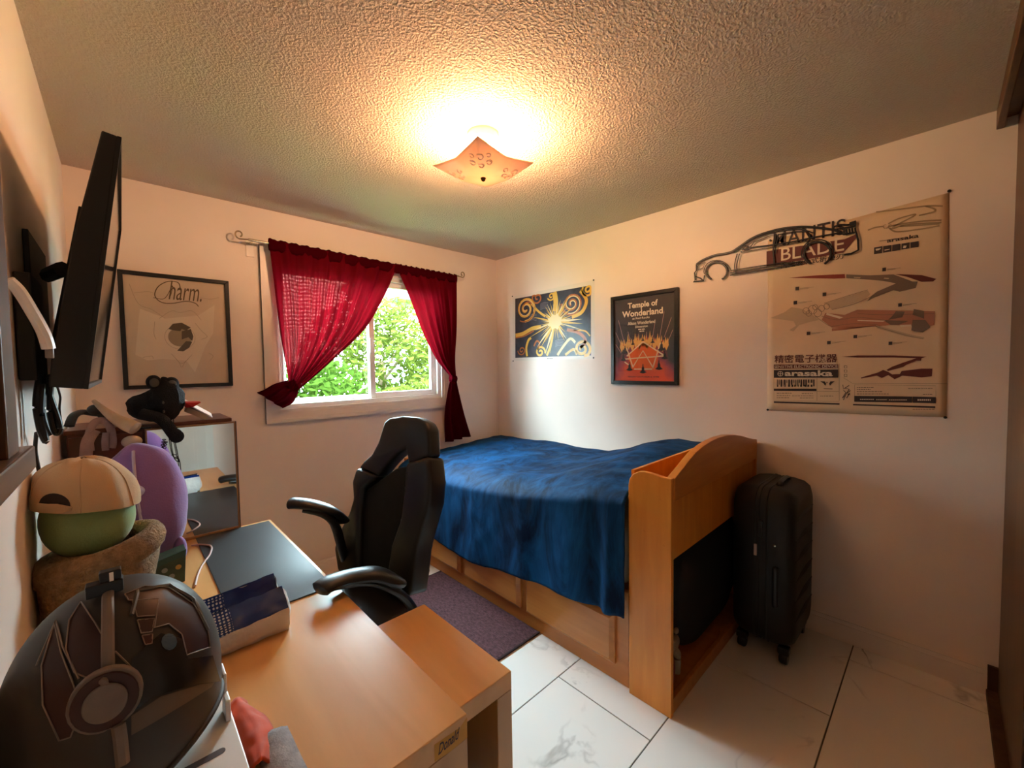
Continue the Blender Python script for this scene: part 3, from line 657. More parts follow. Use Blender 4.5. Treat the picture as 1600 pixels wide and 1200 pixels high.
polys('winged_emblem', INKB, [[zb(507,628), zb(545,630), zb(556,648), zb(548,664), zb(535,645)], [zb(624,628), zb(588,630), zb(578,648), zb(586,664), zb(600,645)], [zb(535,684), zb(606,686), zb(604,691), zb(537,689)], [zb(558,634), zb(566,634), zb(566,642), zb(558,642)]], L1)
m = MB()
for q in ([(690,775), (705,740), (682,760), (710,715), (690,700)], [(700,745), (735,690), (700,680)], [(715,760), (740,720), (722,735)], [(685,655), (690,690), (735,660)], [(745,700), (720,720), (742,735)]): stroke(m, RIGHT, [U(zb(*p)) for p in q], 0.003, L1)
m.build('vertical_lettering', INKB, pt, recalc=False, kind='stuff')
for q in ((1204, 376), (1483, 299), (1477, 652), (1200, 640)):
    MB().lathe([(0.001, -0.008), (0.006, -0.007), (0.006, -0.004), (0.002, -0.003), (0.001, 0.0)], RIGHT.w(U(q), 0.0006), axis='X', seg=10).build('push_pin', BLACKP, pt, smooth=True)
# ---- swirl poster (a plain abstract burst stands in for the artwork)
zc = lambda x, y: (780+x*300/1600, 420+y*300/1600)
sp_ = thing('poster', 'white bordered poster of yellow and dark swirls pinned near the room corner', 'poster', (XP, 2.3, 1.484))
m = MB(); Q = [U(zc(*q)) for q in ((112, 232), (795, 92), (795, 748), (118, 768))]
m.prism([RIGHT.w(q, 0.001) for q in Q], (-0.0006, 0, 0)); m.build('paper_sheet', mat('white_poster_paper', (0.78, 0.70, 0.62), 0.4), sp_)
bq = [U(zc(*q)) for q in ((135, 250), (765, 138), (766, 722), (136, 742))]
mm = MB(); mm.grid(lambda u, v: RIGHT.w(bq[3].lerp(bq[2], u).lerp(bq[0].lerp(bq[1], u), v), 0.0024), 4, 4, uv=(1, 1)); mm.build('printed_picture', mat('print_night_blue', (0.030, 0.026, 0.042), 0.35, var=0.5, vscale=16), sp_)
BY = flat('ink_gold', (0.80, 0.46, 0.06), 0.35); BO = flat('ink_rust', (0.48, 0.13, 0.02), 0.35); BL = flat('ink_pale_gold', (0.88, 0.66, 0.30), 0.35); BN = flat('ink_slate', (0.16, 0.13, 0.15), 0.35)
def q2(s, t): s = max(0.004, min(0.996, s)); t = max(0.004, min(0.996, t)); return bq[0].lerp(bq[1], s).lerp(bq[3].lerp(bq[2], s), t)      # s right, t down
rnd = random.Random(5)
def spiral(cs, ct, r, turns, ph, w, matl, lift):
    m = MB(); pts = [q2(cs+r*(0.12+0.88*k/40)*math.cos(ph+turns*2*PI*k/40), ct+1.35*r*(0.12+0.88*k/40)*math.sin(ph+turns*2*PI*k/40)) for k in range(41)]
    stroke(m, RIGHT, pts, w, lift); m.build('painted_swirl', matl, sp_, recalc=False)
def curl(pts, w, matl, lift):
    m = MB(); stroke(m, RIGHT, sm2([q2(*p) for p in pts], 6), w, lift); m.build('painted_curl', matl, sp_, recalc=False)
spiral(0.16, 0.20, 0.15, 2.2, 0.4, 0.020, BY, 0.0028); spiral(0.16, 0.20, 0.125, 1.9, 1.0, 0.007, BL, 0.0032); spiral(0.17, 0.20, 0.165, 1.0, 2.2, 0.010, BO, 0.0030)
spiral(0.78, 0.22, 0.13, 2.2, 2.0, 0.022, BO, 0.0028); spiral(0.78, 0.22, 0.11, 1.9, 2.6, 0.009, BL, 0.0032); spiral(0.97, 0.06, 0.07, 1.6, 0, 0.016, BY, 0.0028)
spiral(0.33, 0.05, 0.08, 1.5, 1.2, 0.014, BO, 0.0028); spiral(0.52, 0.06, 0.05, 1.4, 0.3, 0.012, BY, 0.0030); spiral(0.90, 0.90, 0.10, 1.8, 2.6, 0.024, BY, 0.0028); spiral(0.10, 0.88, 0.06, 1.5, 0.0, 0.012, BO, 0.0028); spiral(0.37, 0.92, 0.07, 1.5, 3.4, 0.018, BY, 0.0028)
for pts, w, c in (([(0.0, 0.62), (0.12, 0.60), (0.26, 0.53), (0.38, 0.52)], 0.034, BY), ([(0.0, 0.66), (0.14, 0.64), (0.28, 0.57)], 0.012, BO), ([(0.56, 0.0), (0.58, 0.15), (0.57, 0.30)], 0.050, BY), ([(0.24, 0.12), (0.34, 0.26), (0.44, 0.36)], 0.020, BY), ([(0.88, 0.05), (0.95, 0.20), (0.90, 0.36), (0.78, 0.42)], 0.030, BY),
                  ([(0.18, 0.98), (0.17, 0.84), (0.20, 0.72), (0.24, 0.68)], 0.024, BY), ([(0.28, 0.82), (0.32, 0.74), (0.36, 0.78), (0.33, 0.88)], 0.016, BO), ([(0.72, 0.60), (0.86, 0.66), (0.94, 0.78), (0.88, 0.88)], 0.026, BO), ([(0.80, 0.62), (0.93, 0.64), (0.99, 0.72)], 0.012, BY), ([(0.60, 0.98), (0.68, 0.84), (0.76, 0.74), (0.82, 0.80)], 0.022, BL), ([(0.70, 0.98), (0.80, 0.90), (0.84, 0.98)], 0.020, BY), ([(0.46, 0.98), (0.50, 0.86), (0.53, 0.74)], 0.022, BY)): curl(pts, w, c, 0.0028)
for (s0, t0) in ((0.42, 0.20), (0.66, 0.30), (0.26, 0.36), (0.66, 0.66), (0.62, 0.80)):
    for k in range(5): curl([(s0-0.05, t0-0.04+k*0.022), (s0, t0-0.06+k*0.022), (s0+0.06, t0-0.05+k*0.026)], 0.005, BN, 0.0026)
m = MB(); m3 = MB()
for k in range(58):
    a = k/58*2*PI+rnd.uniform(-0.05, 0.05); L = rnd.uniform(0.12, 0.30)*(1.5 if abs(math.sin(a)) < 0.35 or rnd.random() < 0.2 else 1); w = rnd.uniform(0.03, 0.07)
    c0 = (0.57, 0.46); p = lambda r, b: q2(c0[0]+r*math.cos(b)*0.9, c0[1]+r*math.sin(b)*1.25)
    (m if k % 3 else m3).poly([RIGHT.w(x, 0.0034+0.00002*k) for x in (p(0.02, a-w*3), p(L*0.5, a-w), p(L, a), p(L*0.5, a+w), p(0.02, a+w*3))])
m.build('painted_rays', BY, sp_, recalc=False, kind='stuff'); m3.build('painted_rays', BL, sp_, recalc=False, kind='stuff')
m = MB()
for k in range(3): m.poly([RIGHT.w(q2(0.57+(0.075-0.02*k)*math.cos(j*PI/8)*(1+0.35*(j % 2)), 0.46+(0.10-0.03*k)*math.sin(j*PI/8)*(1+0.35*(j % 2))), 0.0048+0.0003*k) for j in range(16)])
m.build('painted_core', BL, sp_, recalc=False)
mm = MB()
for k in range(5): stroke(mm, RIGHT, [U(zc(400+k*10, 749)), U(zc(407+k*10, 749))], 0.008, 0.0022)
mm.build('caption_print', INKB, sp_, recalc=False, kind='stuff')
for q in ((113, 230), (790, 95), (790, 742), (120, 768)):
    MB().lathe([(0.001, -0.008), (0.006, -0.007), (0.006, -0.004), (0.002, -0.003), (0.001, 0.0)], RIGHT.w(U(zc(*q)), 0.0006), axis='X', seg=10).build('push_pin', BLACKP, sp_, smooth=True)
# ---- framed concert poster
zd = lambda x, y: (960+x*105/813, 450+y*105/813)
fp = thing('framed_poster', 'black framed concert poster, Temple of Wonderland lettering over red and orange, on the right wall', 'picture', (XP, 1.43, 1.289))
a, b = U((957, 465)), U((1062, 602)); a = Vector((-1.684, 1.922)); b = Vector((-1.183, 1.290))
frame(fp, RIGHT, a, b, 0.026, 0.022, BLACKG)
MB().box((XP-0.008, 1.20, 1.305), (XP-0.001, 1.665, 1.905)).build('backing', BLACKG, fp)
pic = Vector((a.x+0.026, a.y-0.026)), Vector((b.x-0.026, b.y+0.026))
def wpos(s, t, lift): return RIGHT.w((lerp(pic[0].x, pic[1].x, s), lerp(pic[0].y, pic[1].y, t)), lift)     # s right, t down, 0..1
def glow_mat():
    m = bpy.data.materials.new('print_red_glow'); m.use_nodes = True; n = m.node_tree.nodes; l = m.node_tree.links
    b_ = n['Principled BSDF']; b_.inputs['Roughness'].default_value = 0.5
    uv = n.new('ShaderNodeTexCoord'); nz = n.new('ShaderNodeTexNoise'); nz.inputs['Scale'].default_value = 5; nz.inputs['Detail'].default_value = 4; l.new(uv.outputs['UV'], nz.inputs['Vector'])
    s = n.new('ShaderNodeSeparateXYZ'); l.new(uv.outputs['UV'], s.inputs[0])
    x0 = n.new('ShaderNodeMath'); x0.operation = 'SUBTRACT'; l.new(s.outputs[0], x0.inputs[0]); x0.inputs[1].default_value = 0.5
    x1 = n.new('ShaderNodeMath'); x1.operation = 'POWER'; l.new(x0.outputs[0], x1.inputs[0]); x1.inputs[1].default_value = 2
    y0 = n.new('ShaderNodeMath'); y0.operation = 'MULTIPLY_ADD'; l.new(s.outputs[1], y0.inputs[0]); y0.inputs[1].default_value = -1.5; y0.inputs[2].default_value = 0.98
    su = n.new('ShaderNodeMath'); su.operation = 'MULTIPLY_ADD'; l.new(x1.outputs[0], su.inputs[0]); su.inputs[1].default_value = -2.2; l.new(y0.outputs[0], su.inputs[2])
    sz = n.new('ShaderNodeMath'); sz.operation = 'MULTIPLY_ADD'; l.new(nz.outputs[0], sz.inputs[0]); sz.inputs[1].default_value = 0.7; l.new(su.outputs[0], sz.inputs[2])
    r = n.new('ShaderNodeValToRGB'); e = r.color_ramp.elements; e[0].position = 0.48; e[0].color = (0.045, 0.028, 0.035, 1); e[1].position = 0.95; e[1].color = (0.85, 0.09, 0.025, 1)
    q = e.new(0.68); q.color = (0.34, 0.04, 0.07, 1)
    l.new(sz.outputs[0], r.inputs[0]); l.new(r.outputs[0], b_.inputs['Base Color']); return m
MB().grid(lambda u, v: wpos(u, 1-v, 0.010), 2, 2, uv=(1, 1)).build('printed_picture', glow_mat(), fp)
KW = flat('ink_warm_white', (0.92, 0.78, 0.62)); KO = flat('ink_orange', (0.90, 0.15, 0.02)); KY = flat('ink_yellow_orange', (0.90, 0.48, 0.12)); KD = flat('ink_dark', (0.03, 0.02, 0.025)); KR = flat('ink_beam', (0.62, 0.30, 0.28))
def ptx(body, s0, s1, t0, t1, matl=KW, bold=0.03):
    m = MB(); p0 = (lerp(pic[0].x, pic[1].x, s0), lerp(pic[0].y, pic[1].y, t0)); p1 = (lerp(pic[0].x, pic[1].x, s1), lerp(pic[0].y, pic[1].y, t1))
    add_text(m, RIGHT, body, p0, p1, 0.0108, bold); m.build('lettering', matl, fp, recalc=False)
ptx('Temple of', 0.24, 0.74, 0.055, 0.145); ptx('Wonderland', 0.14, 0.82, 0.150, 0.225); ptx('at Red Rocks', 0.32, 0.61, 0.237, 0.262, bold=0.015)
ptx('Alison Wonderland', 0.24, 0.70, 0.285, 0.325, bold=0.02); ptx('Dimension', 0.37, 0.58, 0.337, 0.365, bold=0.02);
ptx('FRIDAY OCTOBER 6, 8 PM', 0.24, 0.76, 0.945, 0.962, KD, 0.02)
def pst(pts, w, matl, name, lift, closed=False):
    m = MB(); P2 = [Vector((lerp(pic[0].x, pic[1].x, s), lerp(pic[0].y, pic[1].y, t))) for s, t in pts]
    stroke(m, RIGHT, P2+([P2[0], P2[1]] if closed else []), w, lift); m.build(name, matl, fp, recalc=False)
def ppoly(lst, matl, name, lift):
    for q in lst: MB().poly([wpos(s, t, lift) for s, t in q]).build(name, matl, fp, recalc=False)
for (s0, s1, t0) in ((0.42, 0.47, 0.385), (0.48, 0.53, 0.385), (0.44, 0.48, 0.408), (0.485, 0.52, 0.408)): pst([(s0, t0), (s1, t0)], 0.006, KW, 'small_print', 0.0108)
for (s0, t0, s1, t1) in ((0.02,0.40,0.12,0.56), (0.07,0.25,0.17,0.52), (0.24,0.40,0.28,0.50), (0.70,0.30,0.66,0.48), (0.84,0.20,0.77,0.50), (0.95,0.28,0.84,0.50), (0.97,0.42,0.88,0.58), (0.02,0.55,0.12,0.66), (0.43,0.44,0.42,0.5), (0.56,0.42,0.56,0.5)): pst([(s0, t0), (s1, t1)], 0.003, KR, 'light_beam', 0.0104)
ppoly([[(0.5,0.53), (0.76,0.66), (0.70,0.87), (0.30,0.87), (0.23,0.68)]], KO, 'orange_floor', 0.0104)
fl_ = []
for k in range(13):
    s = 0.13+k*0.062; t = 0.56-0.05*math.sin(k*PI/12)+(k % 2)*0.03
    fl_.append([(s-0.036, t+0.03), (s-0.012, t-0.07-(k % 3)*0.02), (s+0.004, t-0.02), (s+0.026, t-0.06), (s+0.036, t+0.03), (s, t+0.09)])
ppoly(fl_, KY, 'flame_print', 0.0104); ppoly([[(x+0.0, y), (x+0.012, y-0.03), (x+0.022, y)] for x, y in ((0.15,0.57), (0.25,0.53), (0.40,0.51), (0.55,0.51), (0.68,0.53), (0.80,0.55))], flat('ink_flame_red', (0.75, 0.10, 0.03)), 'flame_print', 0.0108)
for q in ([(0.5,0.535), (0.22,0.70)], [(0.5,0.535), (0.85,0.71)], [(0.19,0.735), (0.84,0.71)], [(0.22,0.60), (0.33,0.84)], [(0.78,0.56), (0.66,0.85)], [(0.33,0.83), (0.50,0.64), (0.67,0.85)], [(0.35,0.86), (0.65,0.86)], [(0.18,0.77), (0.26,0.81)]): pst(q, 0.009, flat('ink_light_line', (0.92, 0.68, 0.42)), 'light_line', 0.0112)
fig = []
for (s, t, h) in ((0.5,0.90,0.10), (0.27,0.87,0.10), (0.76,0.86,0.10), (0.16,0.75,0.09), (0.85,0.74,0.09), (0.19,0.66,0.09), (0.80,0.64,0.10), (0.33,0.56,0.06), (0.5,0.52,0.05), (0.66,0.55,0.06)):
    w = h*0.62
    fig.append([(s-w, t), (s-w*0.35, t-h*0.25), (s-w*0.32, t-h*0.6), (s-w*0.12, t-h*0.72), (s-w*0.14, t-h*0.95), (s, t-h*1.03), (s+w*0.14, t-h*0.95), (s+w*0.12, t-h*0.72), (s+w*0.32, t-h*0.6), (s+w*0.35, t-h*0.25), (s+w, t), (s, t+h*0.12)])
ppoly(fig, KD, 'seated_silhouette', 0.0118)
MB().box((XP-0.0165, -a.x-0.028, b.y+0.028), (XP-0.0150, -b.x+0.028, a.y-0.028)).build('glazing', PGLASS, fp)
# ---- framed print on the window wall
cf = thing('framed_print', 'black framed sepia print with a round photo and the word Charm, left of the window', 'picture', (0.24, YW, 1.34))
ca, cb = Vector((0.004, 1.962)), Vector((0.482, 1.340))
frame(cf, BACK, ca, cb, 0.020, 0.022, BLACKG)
SEP = mat('sepia_print_paper', (0.78, 0.62, 0.48), 0.5, var=0.10, vscale=3)
MB().box((ca.x+0.012, YW-0.009, cb.y+0.012), (cb.x-0.012, YW-0.001, ca.y-0.012)).build('printed_picture', SEP, cf)
ze = lambda x, y: (160+x*240/1029, 400+y*240/1029)
B = BACK.uv
INKS = flat('ink_brown', (0.13, 0.075, 0.03)); INKF = flat('ink_faint', (0.50, 0.37, 0.25)); INKPL = flat('ink_pale', (0.88, 0.74, 0.60))
m = MB(); m.poly([BACK.w(B(ze(*q)), 0.0096) for q in ((250,355), (430,420), (640,400), (750,330), (740,520), (690,600), (620,780), (560,700), (400,690), (300,700), (220,660))]); m.build('pale_shape', INKPL, cf, recalc=False)
m = MB(); add_text(m, BACK, 'harm.', (B(ze(440, 240)).x, B(ze(540, 175)).y), (B(ze(660, 240)).x, B(ze(540, 300)).y), 0.0100, 0.0, 0.35)
stroke(m, BACK, sm2([B(ze(*q)) for q in ((520,215), (505,180), (440,172), (375,205), (350,260), (375,300), (420,318), (480,318))]), 0.0045, 0.0100)
stroke(m, BACK, sm2([B(ze(*q)) for q in ((340,280), (400,290), (430,270), (470,200), (455,270))]), 0.003, 0.0100)
stroke(m, BACK, sm2([B(ze(*q)) for q in ((480,318), (560,305), (620,318), (642,340))]), 0.0045, 0.0100)
m.build('lettering', INKS, cf, recalc=False)
cc = B(ze(520, 545)); R0 = 0.052
m = MB(); stroke(m, BACK, [cc+Vector((R0*1.28*math.cos(k*PI/20), R0*1.28*math.sin(k*PI/20))) for k in range(41)], 0.0016, 0.0100)
for q in ([(460,655), (510,710), (530,745), (550,715), (600,660)], [(490,690), (530,720), (575,690)], [(380,420), (460,370), (520,380), (600,370), (660,430)], [(180,190), (240,320), (330,360), (420,420)], [(620,450), (660,500), (700,540), (660,560)], [(350,440), (345,520), (360,560)], [(210,250), (300,240), (340,250)], [(650,280), (720,290), (780,280)], [(270,680), (330,670), (340,690)], [(710,650), (740,670), (720,700)]): stroke(m, BACK, sm2([B(ze(*p)) for p in q]), 0.0018, 0.0100)
m.build('ornament_drawing', INKF, cf, recalc=False, kind='stuff')
m = MB(); m.poly([BACK.w(cc+Vector((R0*math.cos(k*PI/20), R0*math.sin(k*PI/20))), 0.0100) for k in range(40)]); m.build('round_photo', flat('ink_photo_tan', (0.42, 0.31, 0.21)), cf, recalc=False)
m = MB(); m.poly([BACK.w(B(ze(*q)), 0.0104) for q in ((440,490), (470,455), (530,448), (590,480), (560,500), (530,490), (520,505), (480,500))]); m.poly([BACK.w(B(ze(*q)), 0.0104) for q in ((530,505), (590,490), (608,540), (600,570), (575,545), (530,560))]); m.poly([BACK.w(B(ze(*q)), 0.0104) for q in ((500,635), (560,570), (600,575), (580,615), (540,640))]); m.build('round_photo_shape', flat('ink_photo_dark', (0.12, 0.08, 0.05)), cf, recalc=False)
MB().box((ca.x+0.018, YW-0.0165, cb.y+0.018), (cb.x-0.018, YW-0.015, ca.y-0.018)).build('glazing', PGLASS, cf)
# ---- black metal car outline hung over the poster
zf = lambda x, y: (1060+x*0.1875, 340+y*0.1875)
car = thing('car_wall_sculpture', 'black metal sedan outline hung across the top left of the big poster', 'wall decor', (XP, 0.7, 1.78))
CARM = mat('black_steel', (0.013, 0.012, 0.014), 0.4, metal=0.4)
CA = Art(0, XP-0.014, (-1, 0, 0))
def cst(name, pts, w, sm=True):
    P2 = [CA.uv(zf(*p)) for p in pts]; P2 = sm2(P2, 5) if sm and len(P2) > 2 else P2
    m = MB(); path = [CA.w(p, 0) for p in P2]
    m.sweep(path, w, 0.0016, seg=6, up=(1, 0, 0)); return m.build(name, CARM, car)
cst('roof_line', [(150,390), (200,355), (300,315), (430,290), (520,235), (600,180), (700,135), (850,95), (1000,78), (1120,80), (1250,95), (1320,110), (1390,140)], 0.006)
cst('roof_inner_line', [(460,290), (560,225), (640,175), (760,130), (900,105), (1020,98), (1100,120), (1120,130)], 0.0032)
cst('front_end', [(150,390), (150,440), (135,460), (140,520), (125,535), (210,525), (218,480)], 0.0042, False)
cst('headlight', [(160,400), (225,372), (205,420), (165,435), (160,400)], 0.003, False)
cst('bumper_line', [(140,490), (185,505), (200,520)], 0.0035, False)
for (cx_, cy_, rx_, ry_, nm) in ((318, 448, 88, 76, 'front_wheel_arch'), (1160, 300, 112, 98, 'rear_wheel_arch')):
    cst(nm, [(cx_+rx_*math.cos(a*PI/12), cy_-ry_*math.sin(a*PI/12)-(a-6)*-0.0) for a in range(-4, 17)], 0.0055, False)
    cst(nm, [(cx_+rx_*1.2*math.cos(a*PI/12), cy_-ry_*1.22*math.sin(a*PI/12)) for a in range(0, 14)], 0.0028, False)
cst('sill_line', [(430,480), (700,440), (1040,380)], 0.0032, False); cst('sill_line', [(430,462), (700,420), (1040,362)], 0.0032, False); cst('sill_line', [(440,440), (735,395), (900,370)], 0.0026, False)
cst('window_line', [(530,270), (600,250), (800,225), (980,195), (1120,165), (1260,140), (1390,120)], 0.0034, False); cst('window_line', [(520,290), (800,242), (1100,190)], 0.0022, False)
cst('side_window', [(600,245), (630,205), (740,160), (800,140), (790,222)], 0.0028, False); cst('side_window', [(830,140), (960,118), (1060,115), (1090,165), (1050,200)], 0.0028, False)
cst('door_line', [(490,300), (470,380), (470,440), (482,462)], 0.003); cst('door_line', [(510,300), (490,380), (492,440)], 0.0022)
cst('pillar', [(815,135), (795,230), (790,280), (800,390)], 0.0042, False); cst('pillar', [(832,135), (815,230), (810,300)], 0.0026, False)
cst('pillar', [(1090,130), (1100,180), (1070,230)], 0.0035, False)
cst('mirror_outline', [(540,262), (560,238), (585,240), (585,262), (548,268)], 0.004, False)
cst('rear_end', [(1390,140), (1480,120), (1498,190), (1500,270), (1440,300), (1380,310)], 0.0045, False)
cst('spoiler', [(1290,100), (1300,75), (1350,60), (1420,60), (1478,30)], 0.0050, False); cst('spoiler', [(1320,95), (1400,85), (1480,70)], 0.004, False)
MB().prism([CA.w(CA.uv(zf(*p)), 0.002) for p in ((1425,40), (1480,24), (1482,62), (1430,70))], (0.003, 0, 0)).build('spoiler_plate', CARM, car)
for k in range(4): cst('tail_light', [(1400+k*24, 95-k*4), (1405+k*24, 140-k*6)], 0.004, False)
for q in ((520, 280), (1380, 120)):
    p = CA.w(CA.uv(zf(*q)), 0); MB().sweep([p, Vector((XP, p.y, p.z))], 0.003, seg=8, up=(0, 0, 1)).build('standoff', CARM, car)
# ================================================================== BED
bed = thing('captains_bed', 'maple captain bed with drawers along its side and a curved footboard', 'bed', (2.09, 1.85, 0))
XF = 1.568                                                # face of the drawer side
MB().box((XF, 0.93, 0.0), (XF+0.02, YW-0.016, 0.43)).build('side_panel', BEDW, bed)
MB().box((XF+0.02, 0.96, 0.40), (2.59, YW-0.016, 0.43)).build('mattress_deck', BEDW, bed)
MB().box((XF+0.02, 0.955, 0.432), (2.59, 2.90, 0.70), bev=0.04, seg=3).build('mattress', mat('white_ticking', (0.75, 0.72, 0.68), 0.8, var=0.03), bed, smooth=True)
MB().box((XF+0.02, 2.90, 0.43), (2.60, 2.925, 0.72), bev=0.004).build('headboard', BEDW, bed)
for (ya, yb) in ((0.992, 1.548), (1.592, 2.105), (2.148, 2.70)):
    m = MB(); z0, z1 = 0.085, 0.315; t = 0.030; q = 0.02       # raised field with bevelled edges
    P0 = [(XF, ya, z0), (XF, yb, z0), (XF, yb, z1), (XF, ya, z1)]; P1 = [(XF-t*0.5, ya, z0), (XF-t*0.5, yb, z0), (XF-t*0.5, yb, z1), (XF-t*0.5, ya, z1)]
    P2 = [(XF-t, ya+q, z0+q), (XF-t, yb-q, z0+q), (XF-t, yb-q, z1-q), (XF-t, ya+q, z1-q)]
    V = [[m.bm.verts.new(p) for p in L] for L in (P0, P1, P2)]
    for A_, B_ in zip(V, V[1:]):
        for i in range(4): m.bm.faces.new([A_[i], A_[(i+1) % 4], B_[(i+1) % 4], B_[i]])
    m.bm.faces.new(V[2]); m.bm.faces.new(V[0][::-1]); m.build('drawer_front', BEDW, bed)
# end posts: tall boards with a rounded shoulder
post = [(0.727, 0), (0.916, 0), (0.916, 0.915), (0.911, 0.945), (0.895, 0.968), (0.870, 0.983), (0.845, 0.987), (0.805, 0.985), (0.760, 0.978), (0.727, 0.978)]
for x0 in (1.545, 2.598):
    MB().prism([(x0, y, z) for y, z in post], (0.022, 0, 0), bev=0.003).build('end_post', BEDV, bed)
top = [(1.567, 0.978), (1.60, 0.990), (1.645, 1.006), (1.697, 1.027), (1.77, 1.051), (1.854, 1.067), (1.94, 1.076), (2.033, 1.080), (2.14, 1.077), (2.239, 1.066), (2.33, 1.050), (2.394, 1.036), (2.46, 1.020), (2.521, 1.008), (2.57, 1.0), (2.598, 0.995)]
MB().prism([(x, 0.722, z) for x, z in top]+[(2.598, 0.722, 0.885), (1.567, 0.722, 0.885)], (0, 0.032, 0), bev=0.002).build('crest_rail', wood('maple_crest_shaded', (0.50, 0.155, 0.016), (0.62, 0.225, 0.03), grain=(1, 10, 10), rough=0.35, scale=2.4), bed)  # shading of the crest is put into its darker wood colour
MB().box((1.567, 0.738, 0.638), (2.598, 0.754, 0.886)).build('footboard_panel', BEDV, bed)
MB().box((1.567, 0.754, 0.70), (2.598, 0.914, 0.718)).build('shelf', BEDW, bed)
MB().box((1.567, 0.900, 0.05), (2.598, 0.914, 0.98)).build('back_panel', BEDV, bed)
MB().box((1.567, 0.745, 0.030), (2.598, 0.900, 0.048)).build('shelf', BEDW, bed)
MB().box((1.567, 0.733, 0.0), (2.598, 0.751, 0.062), bev=0.002).build('plinth', BEDW, bed)
for (yy, zz) in ((0.845, 0.90), (0.775, 0.885), (0.745, 0.93), (0.845, 0.735), (0.76, 0.70)):
    MB().lathe([(0.006, 0.0), (0.006, -0.0012), (0.001, -0.0016)], (1.545, yy, zz), axis='X', seg=10).build('screw_cap', BEDV, bed)
# ---- things on the low shelf under the footboard
bag = MB(); bag.blob((2.16, 0.836, 0.345), (0.395, 0.058, 0.275), lambda p: Vector((math.copysign(abs(p.x)**0.6, p.x), math.copysign(abs(p.y)**0.7, p.y), math.copysign(abs(p.z)**0.6, p.z)))*(1+0.07*noise.noise(p*2.3)), 40, 24)
tag(bag.build('duffel_bag', BLACKF, smooth=True), 'dark bundled bag filling the shelf under the footboard', 'bag')
sk = thing('toy', 'small cream and red stuffed toy on the low shelf beside the bed post', 'toy', (1.70, 0.775, 0.049))
CRT = mat('cream_plush', (0.26, 0.17, 0.10), 0.9, var=0.15, bump=0.3, bscale=200); REDT = mat('dull_red_plush', (0.20, 0.02, 0.02), 0.9, var=0.1)
MB().blob((1.625, 0.776, 0.130), (0.045, 0.020, 0.08)).build('body', REDT, sk, smooth=True)
MB().blob((1.668, 0.774, 0.235), (0.042, 0.019, 0.030)).build('head', CRT, sk, smooth=True)
MB().sweep(smooth_path([(1.66, 0.775, 0.220), (1.70, 0.774, 0.17), (1.695, 0.775, 0.09)]), 0.017, seg=10, radii=None).build('arm', CRT, sk, smooth=True)
MB().blob((1.695, 0.775, 0.275), (0.014, 0.010, 0.013)).build('pompom', CRT, sk, smooth=True)
# ---- blanket
BLUE = velvet('blue_plush_blanket', (0.001, 0.010, 0.036), (0.004, 0.066, 0.19))
EDGE = [(0.92, 0.925), (1.10, 0.905), (1.28, 0.862), (1.55, 0.805), (1.86, 0.770), (2.33, 0.735), (2.96, 0.735)]
HEM = [(0.92, 0.345), (1.0, 0.335), (1.2, 0.322), (1.45, 0.302), (1.57, 0.290), (1.85, 0.245), (2.1, 0.225), (2.5, 0.265), (2.96, 0.30)]
WALLS = [(0.92, 0.93), (1.0, 0.945), (1.17, 0.95), (1.35, 0.905), (1.52, 0.84), (1.70, 0.79), (2.2, 0.79), (2.7, 0.785), (2.9, 0.775)]
def sst(t): t = max(0, min(1, t)); return t*t*(3-2*t)
def blanket(u, v):
    y = lerp(0.922, 2.895, v)
    ze, zw, zh = interp(y, EDGE), interp(y, WALLS), interp(y, HEM)
    Ltop = 1.04; drop = max(0.1, ze-zh); tot = Ltop+drop
    s = u*tot
    if s < Ltop:
        t = s/Ltop; x = 2.595-t*1.02
        z = lerp(zw, ze, sst(t)) + 0.030*math.exp(-((y-1.15)/0.22)**2)*math.sin(PI*t)
        z += 0.010*noise.noise(Vector((x*4, y*4, 0)))+0.006*noise.noise(Vector((x*11, y*9, 3)))
        if t > 0.86: z -= 0.032*((t-0.86)/0.14)**2
        nx = 0
    else:
        t = (s-Ltop)/drop; a = min(1, t/0.12)
        x = 1.575-0.054*math.sin(a*PI/2)-0.012*t
        z = ze-0.032-t*(drop-0.032)
        fold = noise.noise(Vector((y*3.2, z*0.5, 7)))
        x -= 0.016*t*fold + 0.008*t*math.sin(y*17+2*noise.noise(Vector((y*2, 0, 1)))) + 0.004*noise.noise(Vector((y*12, z*12, 2)))
        k = math.exp(-((y-1.02)/0.07)**2)
        x -= 0.030*k*t*math.sin((y-0.95)*36)
    return Vector((min(x, 2.612), y, z))
bl_ = MB().grid(blanket, 120, 150).build('blanket', BLUE, smooth=True)
tag(bl_, 'deep blue plush blanket spread over the bed and hanging down its side', 'blanket')
md = bl_.modifiers.new('thickness', 'SOLIDIFY'); md.thickness = 0.006; md.offset = -1
# ================================================================== RUG
RUGM = mat('purple_brown_rug', (0.115, 0.045, 0.055), 0.95, var=0.45, vscale=90, bump=0.9, bscale=110, stretch=(1, 0.5, 1))
rg = thing('rug', 'dark purple brown woven rug on the tiles beside the bed', 'rug', (1.08, 1.93, 0.0))
MB().box((0.60, 1.467, 0.0), (XF-0.004, 2.392, 0.008), bev=0.003).build('pile', RUGM, rg)
BORD = mat('rug_binding', (0.035, 0.018, 0.020), 0.95)
for (a, b) in (((0.595, 1.459, 0), (XF-0.003, 1.468, 0.010)), ((0.595, 2.391, 0), (XF-0.003, 2.400, 0.010)), ((0.59, 1.459, 0), (0.60, 2.4, 0.010))): MB().box(a, b, bev=0.002).build('binding', BORD, rg)
rb_ = MB()                                                 # woven ribs
for k in range(92): rb_.sweep([(0.61+k*0.0103, 1.470, 0.008), (0.61+k*0.0103, 2.389, 0.008)], 0.0042, 0.0025, seg=5)
o = rb_.build('woven_rib', RUGM, rg); o['kind'] = 'stuff'
